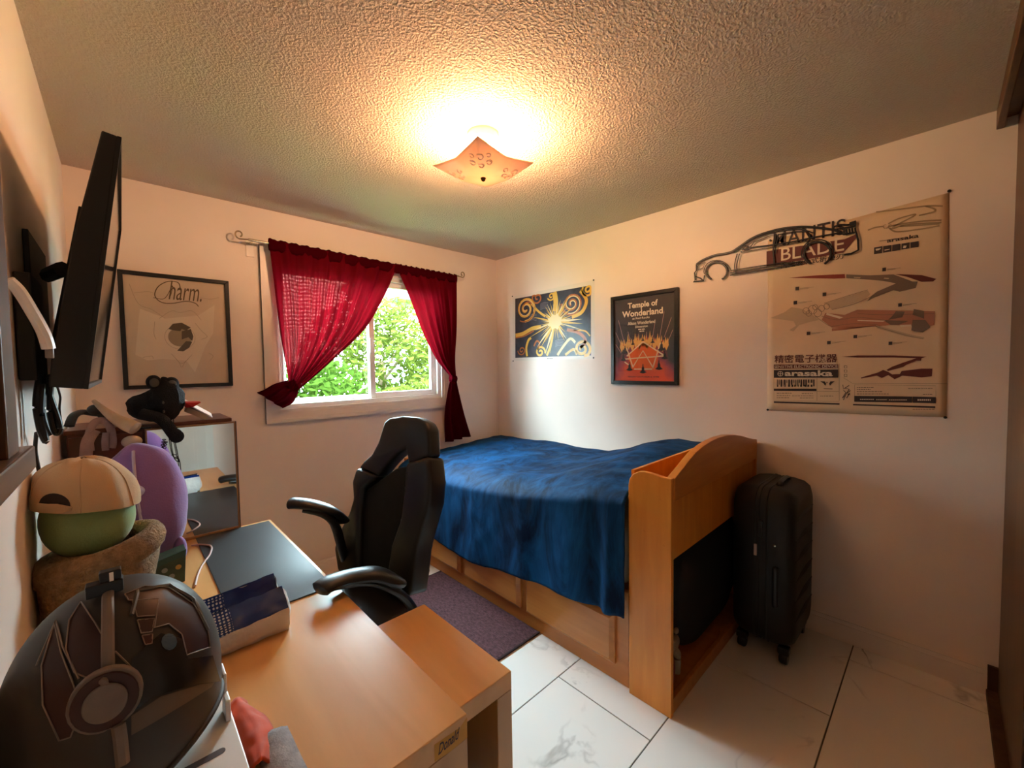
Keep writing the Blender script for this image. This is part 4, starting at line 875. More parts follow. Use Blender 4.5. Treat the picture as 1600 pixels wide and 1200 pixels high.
# ================================================================== DESK
DX0, DX1, DY0, DY1, DZ = XL+0.006, 0.478, 0.650, 2.168, 0.73
desk = thing('desk', 'birch desk with a pull-out panel running along the left wall', 'desk', ((DX0+DX1)/2, (DY0+DY1)/2, 0))
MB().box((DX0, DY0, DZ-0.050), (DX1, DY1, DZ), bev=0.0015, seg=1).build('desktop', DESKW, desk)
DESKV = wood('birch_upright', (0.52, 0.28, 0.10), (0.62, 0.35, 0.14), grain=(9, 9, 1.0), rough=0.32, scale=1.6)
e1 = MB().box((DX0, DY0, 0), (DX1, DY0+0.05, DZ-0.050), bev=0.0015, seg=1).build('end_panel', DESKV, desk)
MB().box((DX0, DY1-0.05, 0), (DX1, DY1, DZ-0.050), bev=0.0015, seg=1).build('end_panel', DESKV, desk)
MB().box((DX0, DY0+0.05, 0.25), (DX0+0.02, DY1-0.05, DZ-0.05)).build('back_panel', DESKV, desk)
pp = MB().box((0.03, 0.737, 0.615), (0.683, 1.150, 0.662), bev=0.0015, seg=1).build('pull_out_panel', DESKW, desk)
MB().box((0.634, 0.737, 0.025), (0.683, 1.150, 0.615), bev=0.0015, seg=1).build('leg', DESKV, pp)
MB().box((0.05, 1.10, 0.05), (0.634, 1.12, 0.615)).build('modesty_panel', DESKV, pp)
for yy in (0.80, 1.09): MB().lathe([(0.012, -0.012), (0.0125, -0.012), (0.0125, 0.012), (0.012, 0.012)], (0.658, yy, 0.0125), axis='Y', seg=14).build('caster', BLACKP, pp)
# hand-lettered yellow sticker on the end of the desk
YEL = flat('yellow_sticker', (0.62, 0.30, 0.015), 0.5)
st = MB(); FR = Art(1, DY0, (0, -1, 0))
zg = lambda x, y: (640+x*180/1600, 1080+y*180/1600)
st.poly([FR.at(zg(*q), 0.0006) for q in ((340, 740), (700, 500), (795, 355), (800, 640), (560, 840), (345, 980))]); sk_ = st.build('sticker', YEL, desk, recalc=False)
m = MB(); q0, q1 = FR.uv(zg(385, 790)), FR.uv(zg(690, 560))
me = text_mesh('Donald', 0.015, 0.35); xs = [v.co.x for v in me.vertices]; ys = [v.co.y for v in me.vertices]
nv = []
for v in me.vertices:
    s = (v.co.x-min(xs))/(max(xs)-min(xs)); t = (v.co.y-min(ys))/(max(ys)-min(ys))
    a = FR.uv(zg(395, 890)).lerp(FR.uv(zg(690, 640)), s); b = FR.uv(zg(395, 740)).lerp(FR.uv(zg(690, 490)), s); p = a.lerp(b, t); nv.append(m.bm.verts.new(FR.w(p, 0.0010)))
for f in me.polygons: m.bm.faces.new([nv[i] for i in f.vertices])
m.build('lettering', INKB, desk, recalc=False)
# ---- desk mat
MATM = mat('desk_mat_cloth', (0.020, 0.022, 0.026), 0.42, var=0.15, vscale=4, bump=0.05, bscale=300)
t_ = bmesh.new
mm = MB(); mm.box((0.196, 1.340, DZ+0.0002), (0.466, 2.140, DZ+0.0045), bev=0.0018)
tag(mm.build('desk_mat', MATM), 'long black mouse mat covering the far half of the desk', 'desk mat')
# ================================================================== STANDING MIRROR AND CABINET
YM = 2.165
mr = thing('mirror', 'rectangular standing mirror in a thin wood frame at the far end of the desk', 'mirror', (0.205, YM-0.01, DZ))
MFW = wood('mirror_frame_wood', (0.30, 0.14, 0.05), (0.42, 0.22, 0.09), grain=(8, 8, 1))
mx0, mx1, mz1 = 0.056, 0.354, 1.207
MB().box((mx0+0.004, YM-0.020, DZ+0.010), (mx1-0.004, YM-0.0165, mz1-0.004)).build('mirror_glass', MIRROR, mr)
MB().box((mx0+0.002, YM-0.0165, DZ+0.003), (mx1-0.002, YM-0.004, mz1-0.002)).build('backing', BLACKM, mr)
for a, b in (((mx0, YM-0.024, DZ), (mx0+0.006, YM-0.003, mz1)), ((mx1-0.006, YM-0.024, DZ), (mx1, YM-0.003, mz1)), ((mx0+0.006, YM-0.024, mz1-0.006), (mx1-0.006, YM-0.003, mz1)), ((mx0+0.006, YM-0.024, DZ), (mx1-0.006, YM-0.003, DZ+0.012))): MB().box(a, b, bev=0.001, seg=1).build('frame_rail', MFW, mr)
MB().box((mx1, YM-0.022, DZ), (mx1+0.003, YM-0.004, mz1)).build('edge_strip', BLACKM, mr)
cab = thing('cabinet', 'dark cherry wood cabinet behind the plush toys at the far desk corner', 'cabinet', (-0.055, 2.27, 0))
MB().box((XL+0.016, 2.172, 0.0), (0.30, 2.46, 1.205), bev=0.002).build('body', CHERRY, cab)
MB().box((XL+0.010, 2.166, 1.205), (0.345, 2.47, 1.222), bev=0.003).build('top_board', CHERRY, cab)
MB().box((XL+0.020, 2.160, 0.78), (0.050, 2.1715, 1.195), bev=0.002).build('door', CHERRY, cab)
# ---- things on the cabinet
FUR = mat('black_plush', (0.008, 0.008, 0.010), 0.9, var=0.3, vscale=50, bump=0.8, bscale=260)
FURG = mat('grey_plush', (0.10, 0.09, 0.08), 0.9, var=0.2)
cat_ = thing('plush_animal', 'black plush animal with round ears slumped on the cabinet, one paw hanging over', 'plush toy', (0.12, 2.20, 1.222))
bt = lambda u, v, y: px(u, v, 1, y)
def blobpx(u, v, y, ru, rv, ry, fn=None, n=20): c = bt(u, v, y); k = (c-CAM).dot(f_)/641; return MB().blob(c, (ru*k*0.86, ry, rv*k), fn, n, 14)
lump = lambda f, a: (lambda p: p*(1+a*noise.noise(p*f)))
blobpx(246, 633, 2.235, 40, 24, 0.050, lump(1.8, 0.22)).build('body', FUR, cat_, smooth=True)
blobpx(261, 624, 2.20, 25, 33, 0.050, lump(2.2, 0.18)).build('head', FUR, cat_, smooth=True)
for (u, v) in ((240, 597), (268, 600)):
    e = blobpx(u, v, 2.19, 11, 11, 0.016).build('ear', FUR, cat_, smooth=True); blobpx(u+1, v+1, 2.176, 7, 7, 0.006).build('inner_ear', FURG, e, smooth=True)
p0, p1, p2 = bt(222, 646, 2.18), bt(252, 655, 2.145), bt(272, 679, 2.115)
MB().sweep(smooth_path([p0, p1, p2, p2+Vector((0.008, 0, -0.002))]), 0.021, seg=12).build('arm', FUR, cat_, smooth=True)
blobpx(276, 682, 2.112, 11, 10, 0.022).build('paw', FUR, cat_, smooth=True)
for (u, v) in ((255, 629), (256, 643)): blobpx(u, v, 2.150, 1.8, 2.4, 0.004, None, 10).build('button', FURG, cat_, smooth=True)
rp_ = thing('booklet', 'folded tan booklet with a red corner sticking out right of the black plush', 'booklet', tuple(bt(308, 652, 2.18)))
a, b, c, d = bt(293, 635, 2.20), bt(327, 650, 2.16), bt(321, 656, 2.16), bt(287, 643, 2.20)
MB().prism([a, b, c, d], (0.01, 0.10, 0.01), bev=0.002).build('pages', mat('tan_card', (0.45, 0.30, 0.18), 0.6, var=0.1), rp_)
a2, b2 = bt(289, 629, 2.195), bt(331, 651, 2.155)
MB().prism([a2, b2, b2+Vector((0.002, 0, -0.006)), a2+Vector((0.0, 0, -0.006))], (0.01, 0.10, 0.008)).build('cover', mat('white_card', (0.75, 0.66, 0.58), 0.5), rp_)
MB().prism([bt(290, 629, 2.18), bt(314, 629, 2.16), bt(302, 636, 2.16), bt(290, 637, 2.18)], (0.0, 0.05, 0.004)).build('red_corner', mat('red_card', (0.5, 0.015, 0.012), 0.5), rp_)
tb = thing('tote_bag', 'mauve grey cloth bag with a looped handle draped over the cabinet front', 'bag', tuple(bt(155, 680, 2.12)))
CLOTH = mat('mauve_cloth', (0.42, 0.29, 0.28), 0.9, var=0.15, vscale=20, bump=0.3, bscale=120)
MB().sweep(smooth_path([bt(141, 705, 2.125), bt(139, 682, 2.125), bt(146, 662, 2.13), bt(160, 657, 2.14), bt(172, 668, 2.13), bt(176, 690, 2.125), bt(174, 700, 2.125)]), 0.012, 0.005, seg=10, up=(0, 1, 0)).build('handle', CLOTH, tb, smooth=True)
MB().sweep(smooth_path([bt(134, 715, 2.12), bt(137, 690, 2.12), bt(148, 672, 2.13)]), 0.017, 0.006, seg=10, up=(0, 1, 0)).build('bag_body', CLOTH, tb, smooth=True)
MB().sweep(smooth_path([bt(166, 676, 2.12), bt(164, 690, 2.115), bt(165, 704, 2.11)]), 0.010, 0.005, seg=10, up=(0, 1, 0)).build('strap_end', CLOTH, tb, smooth=True)
stick = MB().sweep(smooth_path([bt(146, 626, 2.18), bt(164, 642, 2.15), bt(182, 655, 2.12), bt(200, 664, 2.09), bt(211, 669, 2.075), bt(213, 670, 2.073)]), 0.026, 0.024, seg=14, radii=[0.25+0.75*min(1, k/24) if k < 34 else max(0.12, 1-(k-33)/7) for k in range(41)])
tag(stick.build('wrapped_stick', mat('beige_wrap', (0.60, 0.46, 0.33), 0.7, var=0.15, vscale=12), smooth=True), 'thick beige wrapped stick lying on the cabinet, its blunt end towards the black plush', 'stick')
belt = MB().sweep(smooth_path([bt(108, 666, 2.2), bt(115, 650, 2.22), bt(128, 644, 2.25), bt(145, 646, 2.25), bt(158, 648, 2.24), bt(166, 656, 2.22)]), 0.016, 0.010, seg=10, up=(0, 0, 1))
belt.blob(bt(149, 640, 2.24), (0.024, 0.02, 0.02), None, 12, 8)
tag(belt.build('belt', mat('grey_black_strap', (0.03, 0.027, 0.025), 0.55, var=0.4, vscale=14), smooth=True), 'coiled dark strap on the cabinet beside the left wall', 'belt')
orn = thing('bauble', 'small white bauble hanging on a thread over the cabinet front', 'ornament', tuple(bt(207, 690, 2.115)))
c = bt(206, 690, 2.118); MB().blob(c, (0.030, 0.014, 0.023)).build('ball', mat('pearl_white', (0.62, 0.54, 0.46), 0.3), orn, smooth=True)
MB().sweep([c, Vector((c.x, 2.163, 1.2235)), Vector((c.x, 2.19, 1.2235))], 0.0012, seg=5).build('thread', BLACKM, orn)
key = MB(); key.box((0.02, 2.154, 1.207), (0.075, 2.163, 1.214)); tag(key.build('pen', BLACKP), 'short black pen clipped at the front edge of the cabinet top', 'pen')
chain = thing('chain', 'black link chain hanging in two loops in front of the mirror', 'chain', tuple(bt(262, 700, 2.12)))
STEELB = mat('black_chain_metal', (0.03, 0.022, 0.020), 0.35, metal=0.6)
def link(p, q, k, par, w=0.0055, nm='link'):
    p, q = Vector(p), Vector(q); t = (q-p).normalized(); L = (q-p).length*0.62; c = (p+q)/2
    s = (t.cross(Vector((0, 1, 0))) if k % 2 == 0 else t.cross(t.cross(Vector((0, 1, 0))))).normalized()
    pts = [c+t*L*math.cos(a*PI/6)+s*w*math.sin(a*PI/6) for a in range(13)]
    MB().sweep(pts, 0.0016, seg=5, caps=False, up=(0.3, 1, 0.2)).build(nm, STEELB, par)
ya_ = 2.105
pts = smooth_path([bt(259, 690, ya_), bt(255, 712, ya_), bt(259, 735, ya_), bt(257, 760, ya_)], 9)
for k in range(0, len(pts)-1): link(pts[k], pts[k+1], k, chain)
for q in ([(266, 655), (267, 690), (272, 715), (279, 722)], [(271, 655), (274, 690), (277, 706), (280, 722)], [(266, 722), (272, 715), (280, 718), (283, 740)]):
    MB().sweep(smooth_path([bt(*p, ya_) for p in q]), 0.0016, seg=6).build('wire_loop', STEELB, chain, smooth=True)
# ================================================================== PLUSHES ON THE DESK (plain stand-ins)
PUR = mat('purple_plush', (0.26, 0.125, 0.36), 0.85, var=0.10, vscale=6, bump=0.15, bscale=180, sheen=0.4)
LIL = mat('lilac_plush', (0.50, 0.42, 0.62), 0.85, var=0.05, sheen=0.4)
pu = thing('plush_cushion', 'big plain purple plush cushion leaning in front of the mirror', 'plush toy', (0.035, 1.90, DZ))
def pfn(p):
    q = p.copy(); q *= 1+0.07*noise.noise(p*1.7+Vector((3, 1, 0)))
    if p.z < -0.3: q.x *= 1.02
    return q
MB().blob((0.030, 1.90, 0.965), (0.128, 0.105, 0.220), pfn, 32, 24).build('body', PUR, pu, smooth=True)
seam = []
for k in range(24):
    a = lerp(-1.1, 1.15, k/23); seam.append((0.040+0.128*math.cos(a)*(-0.12)+0.035*(-math.sin(a))*0.5, 1.90-0.109*math.cos(a)*0.99, 0.965+0.222*math.sin(a)))
MB().sweep(seam, 0.0045, seg=6).build('seam', LIL, pu, smooth=True)
MB().blob((-0.005, 1.79, 1.045), (0.045, 0.025, 0.026)).build('arm', LIL, pu, smooth=True)
MB().blob((0.125, 1.855, 0.80), (0.020, 0.025, 0.045)).build('foot', PUR, pu, smooth=True)
# tartan style gift box below it
gb = thing('gift_bag', 'dark green patterned paper bag under the purple cushion', 'bag', (0.085, 1.76, DZ))
GRN = mat('green_paper', (0.035, 0.055, 0.028), 0.55, var=0.5, vscale=22)
MB().prism([(0.045, 1.73, DZ), (0.125, 1.73, DZ), (0.132, 1.732, 0.835), (0.040, 1.732, 0.815)], (0, 0.07, 0), bev=0.002).build('bag_body', GRN, gb)
MB().prism([(0.045, 1.728, 0.800), (0.130, 1.728, 0.818), (0.132, 1.728, 0.838), (0.043, 1.728, 0.818)], (0, 0.004, 0)).build('folded_rim', mat('green_paper_dark', (0.02, 0.06, 0.045), 0.5), gb)
for (x, z, mm_) in ((0.110, 0.785, mat('gold_print', (0.45, 0.25, 0.05), 0.5)), (0.075, 0.785, mat('grey_print', (0.22, 0.22, 0.20), 0.5)), (0.092, 0.76, MATS['grey_print'])):
    MB().lathe([(0.001, 0), (0.008, 0), (0.008, -0.0006), (0.001, -0.0006)], (x, 1.7295, z), axis='Y', seg=10).build('printed_spot', mm_, gb)
# green round plush wrapped in brown fleece, with a cap on it
GP = mat('green_plush', (0.30, 0.42, 0.16), 0.85, var=0.08, bump=0.15, bscale=200, sheen=0.3)
FLE = mat('brown_fleece', (0.30, 0.19, 0.10), 0.95, var=0.25, vscale=60, bump=0.9, bscale=150)
gp = thing('plush_cushion', 'round green plush cushion wrapped in brown fleece, wearing a beige cap', 'plush toy', (-0.06, 1.52, DZ))
MB().blob((-0.074, 1.52, 1.055), (0.090, 0.090, 0.100), lump(1.5, 0.05), 28, 20).build('head', GP, gp, smooth=True)
def fl_fn(u, v):
    a = u*2*PI; r = interp(v, [(0, 0.094), (0.3, 0.105), (0.6, 0.112), (0.8, 0.118), (0.95, 0.098), (1, 0.072)])
    r *= 1+0.07*noise.noise(Vector((math.cos(a)*2, math.sin(a)*2, v*3)))
    return Vector((max(-0.062+r*math.cos(a), XL+0.004), 1.50+r*math.sin(a), DZ+0.002+v*0.255))
MB().grid(fl_fn, 36, 16).build('fleece_wrap', FLE, gp, smooth=True)
cr = [( -0.055+0.102*math.cos(k*PI/16), 1.49+0.095*math.sin(k*PI/16), 0.965+0.02*math.cos(k*PI/16)) for k in range(33)]
MB().sweep(cr, 0.026, 0.034, seg=12).build('fleece_collar', FLE, gp, smooth=True)
MB().blob((0.035, 1.52, 0.785), (0.035, 0.04, 0.05)).build('arm', mat('pinkish_plush', (0.42, 0.28, 0.24), 0.9), gp, smooth=True)
cap = thing('cap', 'beige baseball cap with a rear strap opening, worn on the green plush', 'cap', (-0.08, 1.50, 1.10))
BEI = mat('beige_twill', (0.56, 0.37, 0.20), 0.85, var=0.06, bump=0.2, bscale=500)
def cap_fn(u, v):
    a = u*2*PI; ph = v*PI/2
    r = max(0.0, math.cos(ph))**0.75
    w = 1+0.05*noise.noise(Vector((math.cos(a)*2.2, math.sin(a)*2.2, v*2.5)))+0.02*math.cos(6*a)*math.sin(2*ph)
    x = -0.080+0.104*r*math.cos(a)*w; y = 1.505+0.104*r*math.sin(a)*w
    z = 1.098+0.116*math.sin(ph)*w - 0.018*math.cos(a)*(1-v)
    if (y < 1.46) and v < 0.30:                          # arched strap opening at the back, towards the room entrance
        d = (x+0.105)/0.034
        if abs(d) < 1: pass
    return Vector((max(x, XL+0.003), y, z))
MB().grid(cap_fn, 48, 14).build('crown', BEI, cap, smooth=True)
op = []
for k in range(15):
    a = -1.95+(k-7)*0.030; op.append((a, 0.0))
def cap_pt(a, v, o=1.012):
    p = cap_fn((a/(2*PI)) % 1.0, v); c = Vector((-0.080, 1.505, p.z)); q = c+(p-c)*o; return Vector((max(q.x, XL+0.002), q.y, q.z))
def fan(arc):
    m = MB(); c = Vector((sum(a for a, v in arc)/len(arc), sum(v for a, v in arc)/len(arc))); R = []
    for k in range(5): R.append([m.bm.verts.new(cap_pt(*(c.lerp(Vector(q), k/4)), 1.02)) for q in arc])
    for A_, B_ in zip(R, R[1:]):
        for i in range(len(arc)): m.bm.faces.new([A_[i], A_[(i+1) % len(arc)], B_[(i+1) % len(arc)], B_[i]])
    return m
arc = [(-2.03+0.28*math.cos(k*PI/12), 0.10+0.17*math.sin(k*PI/12)) for k in range(13)]
fan(arc).build('strap_opening', mat('opening_shade', (0.03, 0.014, 0.008), 0.8), cap, recalc=False)  # dark patch laid on the crown, paints the shade inside the opening
MB().sweep([cap_pt(-2.33+k*0.06, 0.07, 1.02) for k in range(11)], 0.012, 0.003, seg=8, up=(1, 0, 0)).build('strap', BEI, cap, smooth=True)
MB().blob((-0.083, 1.505, 1.214), (0.010, 0.010, 0.005), None, 10, 8).build('button', FLE, cap, smooth=True)
for k in range(6): MB().sweep([cap_pt(k*PI/3+0.5, v/10, 1.006) for v in range(10)], 0.0013, seg=4).build('seam', BEI, cap)
# ================================================================== CABLE ON DESK
PINK = mat('pink_cable', (0.62, 0.42, 0.38), 0.4)
cb = MB().sweep(smooth_path([(0.175, 2.06, DZ+0.004), (0.20, 2.04, DZ+0.006), (0.228, 1.985, DZ+0.008), (0.215, 1.90, DZ+0.008), (0.185, 1.83, DZ+0.004), (0.16, 1.74, DZ+0.004), (0.145, 1.66, DZ+0.004)]), 0.0032, seg=8)
tag(cb.build('charging_cable', PINK, smooth=True), 'pale charging cable curling at the edge of the black mat', 'cable')
# ================================================================== WIPES PACK
wp = thing('wipes_pack', 'torn open blue and white plastic pack on the desk beside the helmet', 'pack', (0.21, 1.28, DZ))
PKW = mat('white_film', (0.66, 0.60, 0.55), 0.30, var=0.12, vscale=14, bump=0.5, bscale=30)
def dots():
    m = bpy.data.materials.new('blue_film_dots'); m.use_nodes = True; n = m.node_tree.nodes; l = m.node_tree.links
    b_ = n['Principled BSDF']; b_.inputs['Roughness'].default_value = 0.18
    uv = n.new('ShaderNodeTexCoord'); v = n.new('ShaderNodeTexVoronoi'); v.inputs['Scale'].default_value = 26; v.inputs['Randomness'].default_value = 0.15; l.new(uv.outputs['UV'], v.inputs['Vector'])
    s = n.new('ShaderNodeSeparateXYZ'); l.new(uv.outputs['UV'], s.inputs[0])
    c1 = n.new('ShaderNodeMath'); c1.operation = 'LESS_THAN'; l.new(v.outputs['Distance'], c1.inputs[0]); c1.inputs[1].default_value = 0.30
    c2 = n.new('ShaderNodeMath'); c2.operation = 'LESS_THAN'; l.new(s.outputs[0], c2.inputs[0]); c2.inputs[1].default_value = 0.42
    c3 = n.new('ShaderNodeMath'); c3.operation = 'MULTIPLY'; l.new(c1.outputs[0], c3.inputs[0]); l.new(c2.outputs[0], c3.inputs[1])
    x = n.new('ShaderNodeMix'); x.data_type = 'RGBA'; l.new(c3.outputs[0], x.inputs[0]); x.inputs[6].default_value = (0.006, 0.03, 0.16, 1); x.inputs[7].default_value = (0.55, 0.58, 0.66, 1)
    l.new(x.outputs[2], b_.inputs['Base Color']); return m
PKB = dots()
def wall_fn(y0, z0, y1, z1, bulge, ph):
    def fn(u, v):
        x = lerp(0.085, 0.300, u); s = math.sin(PI*min(1, max(0, u)))
        y = lerp(y0, y1, v)+bulge*math.sin(PI*v)*(0.4+0.6*s)+0.004*noise.noise(Vector((u*7, v*5, ph)))
        z = lerp(z0, z1, v)*1.0+(0.010*u-0.006*(1-u))*v+0.003*noise.noise(Vector((u*6, v*3, ph+5)))
        return Vector((x, y, max(z, DZ+0.0008)))
    return fn
MB().grid(wall_fn(1.205, DZ+0.001, 1.195, DZ+0.055, -0.012, 0), 24, 10).build('front_film', PKW, wp, smooth=True)
MB().grid(wall_fn(1.195, DZ+0.055, 1.262, DZ+0.088, -0.010, 1), 24, 10, uv=(1, 0.34)).build('front_flap', PKB, wp, smooth=True)
MB().grid(wall_fn(1.262, DZ+0.088, 1.285, DZ+0.030, 0.0, 6), 24, 6, uv=(1, 0.3)).build('inner_film', PKB, wp, smooth=True)
MB().grid(wall_fn(1.285, DZ+0.030, 1.345, DZ+0.094, 0.010, 2), 24, 10, uv=(1, 0.34)).build('rear_flap', PKB, wp, smooth=True)
MB().grid(wall_fn(1.345, DZ+0.094, 1.338, DZ+0.001, 0.008, 3), 24, 10).build('rear_film', PKW, wp, smooth=True)
def end_fn(x, bx):
    def fn(u, v):
        y = lerp(1.203, 1.340, u); zt = interp(u, [(0, 0.058), (0.45, 0.095), (0.58, 0.055), (1, 0.100)])
        return Vector((x+bx*math.sin(PI*v)*math.sin(PI*u)+0.004*noise.noise(Vector((u*6, v*4, x*50))), y, DZ+0.001+v*zt))
    return fn
MB().grid(end_fn(0.300, 0.018), 16, 10).build('end_film', PKW, wp, smooth=True); MB().grid(end_fn(0.086, -0.012), 16, 10).build('end_film', PKW, wp, smooth=True)
MB().box((0.095, 1.21, DZ+0.001), (0.292, 1.335, DZ+0.028), bev=0.008).build('wipes_stack', WHITEP, wp)
# ================================================================== HELMET (a plain costume helmet of the same size and colours)
HTOP = 1.072
HC_ = Vector((-0.022, 0.965, 0.870)); HR = Vector((0.140, 0.150, 0.142))
hel = thing('helmet', 'dark grey costume helmet with maroon panels and a pale ear stalk on the near desk', 'helmet', (HC_.x, HC_.y, DZ+0.02))
HGREY = mat('helmet_grey', (0.045, 0.036, 0.030), 0.5, var=0.12, vscale=5); HMAR = mat('helmet_maroon', (0.040, 0.010, 0.008), 0.42, var=0.15, vscale=9)
HLINE = mat('helmet_line', (0.26, 0.19, 0.15), 0.5, var=0.1); HTAN = mat('helmet_tan', (0.13, 0.085, 0.055), 0.45, var=0.12); HPALE = mat('helmet_pale', (0.20, 0.15, 0.12), 0.5, var=0.12, vscale=30)
def hshape(d):
    """point on the shell in direction d"""
    d = d.normalized(); r = 1/math.sqrt((d.x/HR.x)**2+(d.y/HR.y)**2+(d.z/HR.z)**2); p = d*r
    return p
def hsurf(a, h):                                          # angle round, height 0 bottom .. 1 top ; dome above a nearly straight skirt
    H0, H1, H2 = 0.755, 0.885, HTOP
    if h < 0.42:
        t = h/0.42; zb_ = H0+0.070*max(0.0, math.cos(a+0.35)); z = lerp(zb_, H1, t); k = 0.93+0.07*math.sin(max(0, (z-H0)/(H1-H0))*PI/2)
    else:
        t = (h-0.42)/0.58; z = H1+(H2-H1)*math.sin(t*PI/2); k = max(0.0, math.cos(t*PI/2))**0.92
    kx = HR.x; ky = HR.y
    return Vector((max(XL+0.012, HC_.x+kx*k*math.cos(a)), HC_.y+ky*k*math.sin(a), z))
MB().grid(lambda u, v: hsurf(u*2*PI, v), 64, 40).build('shell', HGREY, hel, smooth=True)
def hray(u, v, lift=0.0015):
    """where the line of sight through (u, v) meets the helmet skin, for placing the painted panels"""
    d = (RW @ _cam_ray(u, v)).normalized(); lo = 0.5; p = None
    for k in range(900):
        q = CAM+d*(0.6+k*0.001); z = q.z
        if z > HTOP or z < 0.755: continue
        if z < 0.885: kk = 0.93+0.07*math.sin((z-0.755)/0.130*PI/2)
        else: kk = max(0.0, math.cos(math.asin(min(1, (z-0.885)/(HTOP-0.885)))))**0.92
        if kk < 1e-3: continue
        e = ((q.x-HC_.x)/(HR.x*kk))**2+((q.y-HC_.y)/(HR.y*kk))**2
        if e <= 1.0: p = q; break
    if p is None: return None
    n_ = Vector(((p.x-HC_.x)/HR.x**2, (p.y-HC_.y)/HR.y**2, max(0, p.z-0.885)/(HTOP-0.885)**2)).normalized()
    return p+n_*lift
def hpanel(name, matl, pts, lift, line=None, label=None):
    """panel: dense fan of the outline laid on the skin"""
    P2 = [Vector((q[0], q[1])) for q in pts]
    if True:
        bm2 = bmesh.new(); f = bm2.faces.new([bm2.verts.new((q.x, q.y, 0)) for q in P2])
        bmesh.ops.triangulate(bm2, faces=[f]); bmesh.ops.subdivide_edges(bm2, edges=bm2.edges[:], cuts=3, use_grid_fill=True)
        mm = MB(); mp = {}
        for v in bm2.verts:
            q = hray(v.co.x, v.co.y, lift); mp[v] = mm.bm.verts.new(q) if q else None
        for f in bm2.faces:
            vs = [mp[v] for v in f.verts]
            if all(vs):
                try: mm.bm.faces.new(vs)
                except ValueError: pass
        bm2.free()
        if len(mm.bm.faces): mm.build(name, matl, hel, smooth=True, label=label)
    if line: hline(pts+[pts[0]], line)
def hline(pts, w=0.0012, matl=None):
    dense = []
    for a, b in zip(pts, pts[1:]):
        for k in range(6): dense.append((lerp(a[0], b[0], k/6), lerp(a[1], b[1], k/6)))
    dense.append(pts[-1]); P3 = [hray(u, v, 0.003) for u, v in dense]; P3 = [p for p in P3 if p]
    if len(P3) > 2: MB().sweep(P3, w, seg=5).build('outline', matl or HLINE, hel, smooth=True)
hpanel('painted_panel', HMAR, [(195, 930), (225, 918), (262, 920), (300, 945), (322, 985), (326, 1012), (290, 1024), (282, 992), (262, 976), (240, 982), (246, 938), (200, 940)], 0.002, 0.0010)
hpanel('painted_panel', HMAR, [(128, 942), (150, 975), (170, 1010), (172, 1048), (140, 1060), (118, 1050), (105, 1015), (110, 970)], 0.002, 0.0010)
hpanel('painted_panel', HMAR, [(88, 975), (98, 1020), (118, 1072), (128, 1110), (112, 1150), (95, 1155), (70, 1100), (68, 1040)], 0.002, 0.0010)
hpanel('cheek_panel', HTAN, [(205, 1118), (250, 1088), (310, 1070), (334, 1066), (328, 1074), (290, 1098), (240, 1128), (205, 1148)], 0.002)
hpanel('dark_visor', mat('helmet_visor', (0.016, 0.013, 0.012), 0.25), [(205, 1030), (250, 990), (285, 1000), (292, 1030), (330, 1025), (342, 1065), (300, 1070), (240, 1088), (206, 1112)], 0.0028)
hpanel('blue_spot', mat('helmet_blue', (0.05, 0.10, 0.16), 0.4), [(262+12*math.cos(k*PI/6), 1004+13*math.sin(k*PI/6)) for k in range(12)], 0.004)
for q in ([(206, 940), (246, 937), (243, 963), (214, 965)], [(214, 970), (240, 968), (236, 988), (220, 990)], [(221, 994), (237, 992), (236, 1006), (226, 1008)]): hpanel('painted_square', HMAR, q, 0.0035, 0.0010)
hline([(180, 1018), (200, 1038), (216, 1056), (205, 1064)]); hline([(60, 1040), (90, 970), (100, 1010), (125, 1060)]); hline([(205, 962), (215, 925), (262, 916), (300, 938), (322, 985)], 0.003, mat('helmet_rib', (0.14, 0.12, 0.105), 0.35))
# ear disc, stalk and top block
ec = hray(167, 1090, 0.004)
if ec is None: ec = hsurf(-1.2, 0.25)
ang = Vector((ec.x-HC_.x, ec.y-HC_.y, 0)).normalized(); tang = Vector((-ang.y, ang.x, 0))
def earpoly(r0, r1, lift, th, name, matl, top=1.15):
    pts = []
    for k in range(24):
        a = k*2*PI/24; pts.append(ec+ang*lift+tang*(r0*math.cos(a))+Vector((0, 0, r0*top*math.sin(a))))
    return MB().prism(pts, ang*th, bev=0.0012, seg=1).build(name, matl, hel)
earpoly(0.040, 0, -0.004, 0.010, 'ear_disc', HPALE); earpoly(0.036, 0, 0.006, 0.003, 'ear_disc', HMAR); earpoly(0.024, 0, 0.009, 0.004, 'ear_cap', HPALE)
s0, s1 = ec+ang*0.012+Vector((0, 0, 0.030)), None
st_top = hray(171, 926, 0.010) or Vector((-0.02, 0.85, 1.0))
stp = [s0]+[hray(170, v, 0.010) for v in (1050, 1020, 990, 960, 940) if hray(170, v, 0.010)]+[st_top]
MB().sweep(smooth_path(stp), 0.0075, 0.004, seg=8, up=ang).build('ear_stalk', HPALE, hel)
tp = st_top+Vector((0.0, -0.004, 0.004))
MB().box((tp.x-0.026, tp.y-0.010, tp.z-0.010), (tp.x+0.018, tp.y+0.012, tp.z+0.010), bev=0.002).box((tp.x-0.010, tp.y-0.008, tp.z+0.010), (tp.x+0.016, tp.y+0.010, tp.z+0.026), bev=0.002).build('stalk_block', BLACKP, hel)
MB().box((tp.x+0.002, tp.y-0.009, tp.z+0.010), (tp.x+0.007, tp.y-0.008, tp.z+0.024)).build('lamp_window', WHITEP, hel)
rim = [hsurf(k*2*PI/48, 0.0)+Vector((0, 0, 0.002)) for k in range(49)]
MB().sweep(rim, 0.006, 0.005, seg=8).build('rim', HGREY, hel, smooth=True)
lowbar = [hray(u, v, 0.006) for u, v in ((185, 1130), (188, 1150), (190, 1170), (192, 1190))]; lowbar = [p for p in lowbar if p]
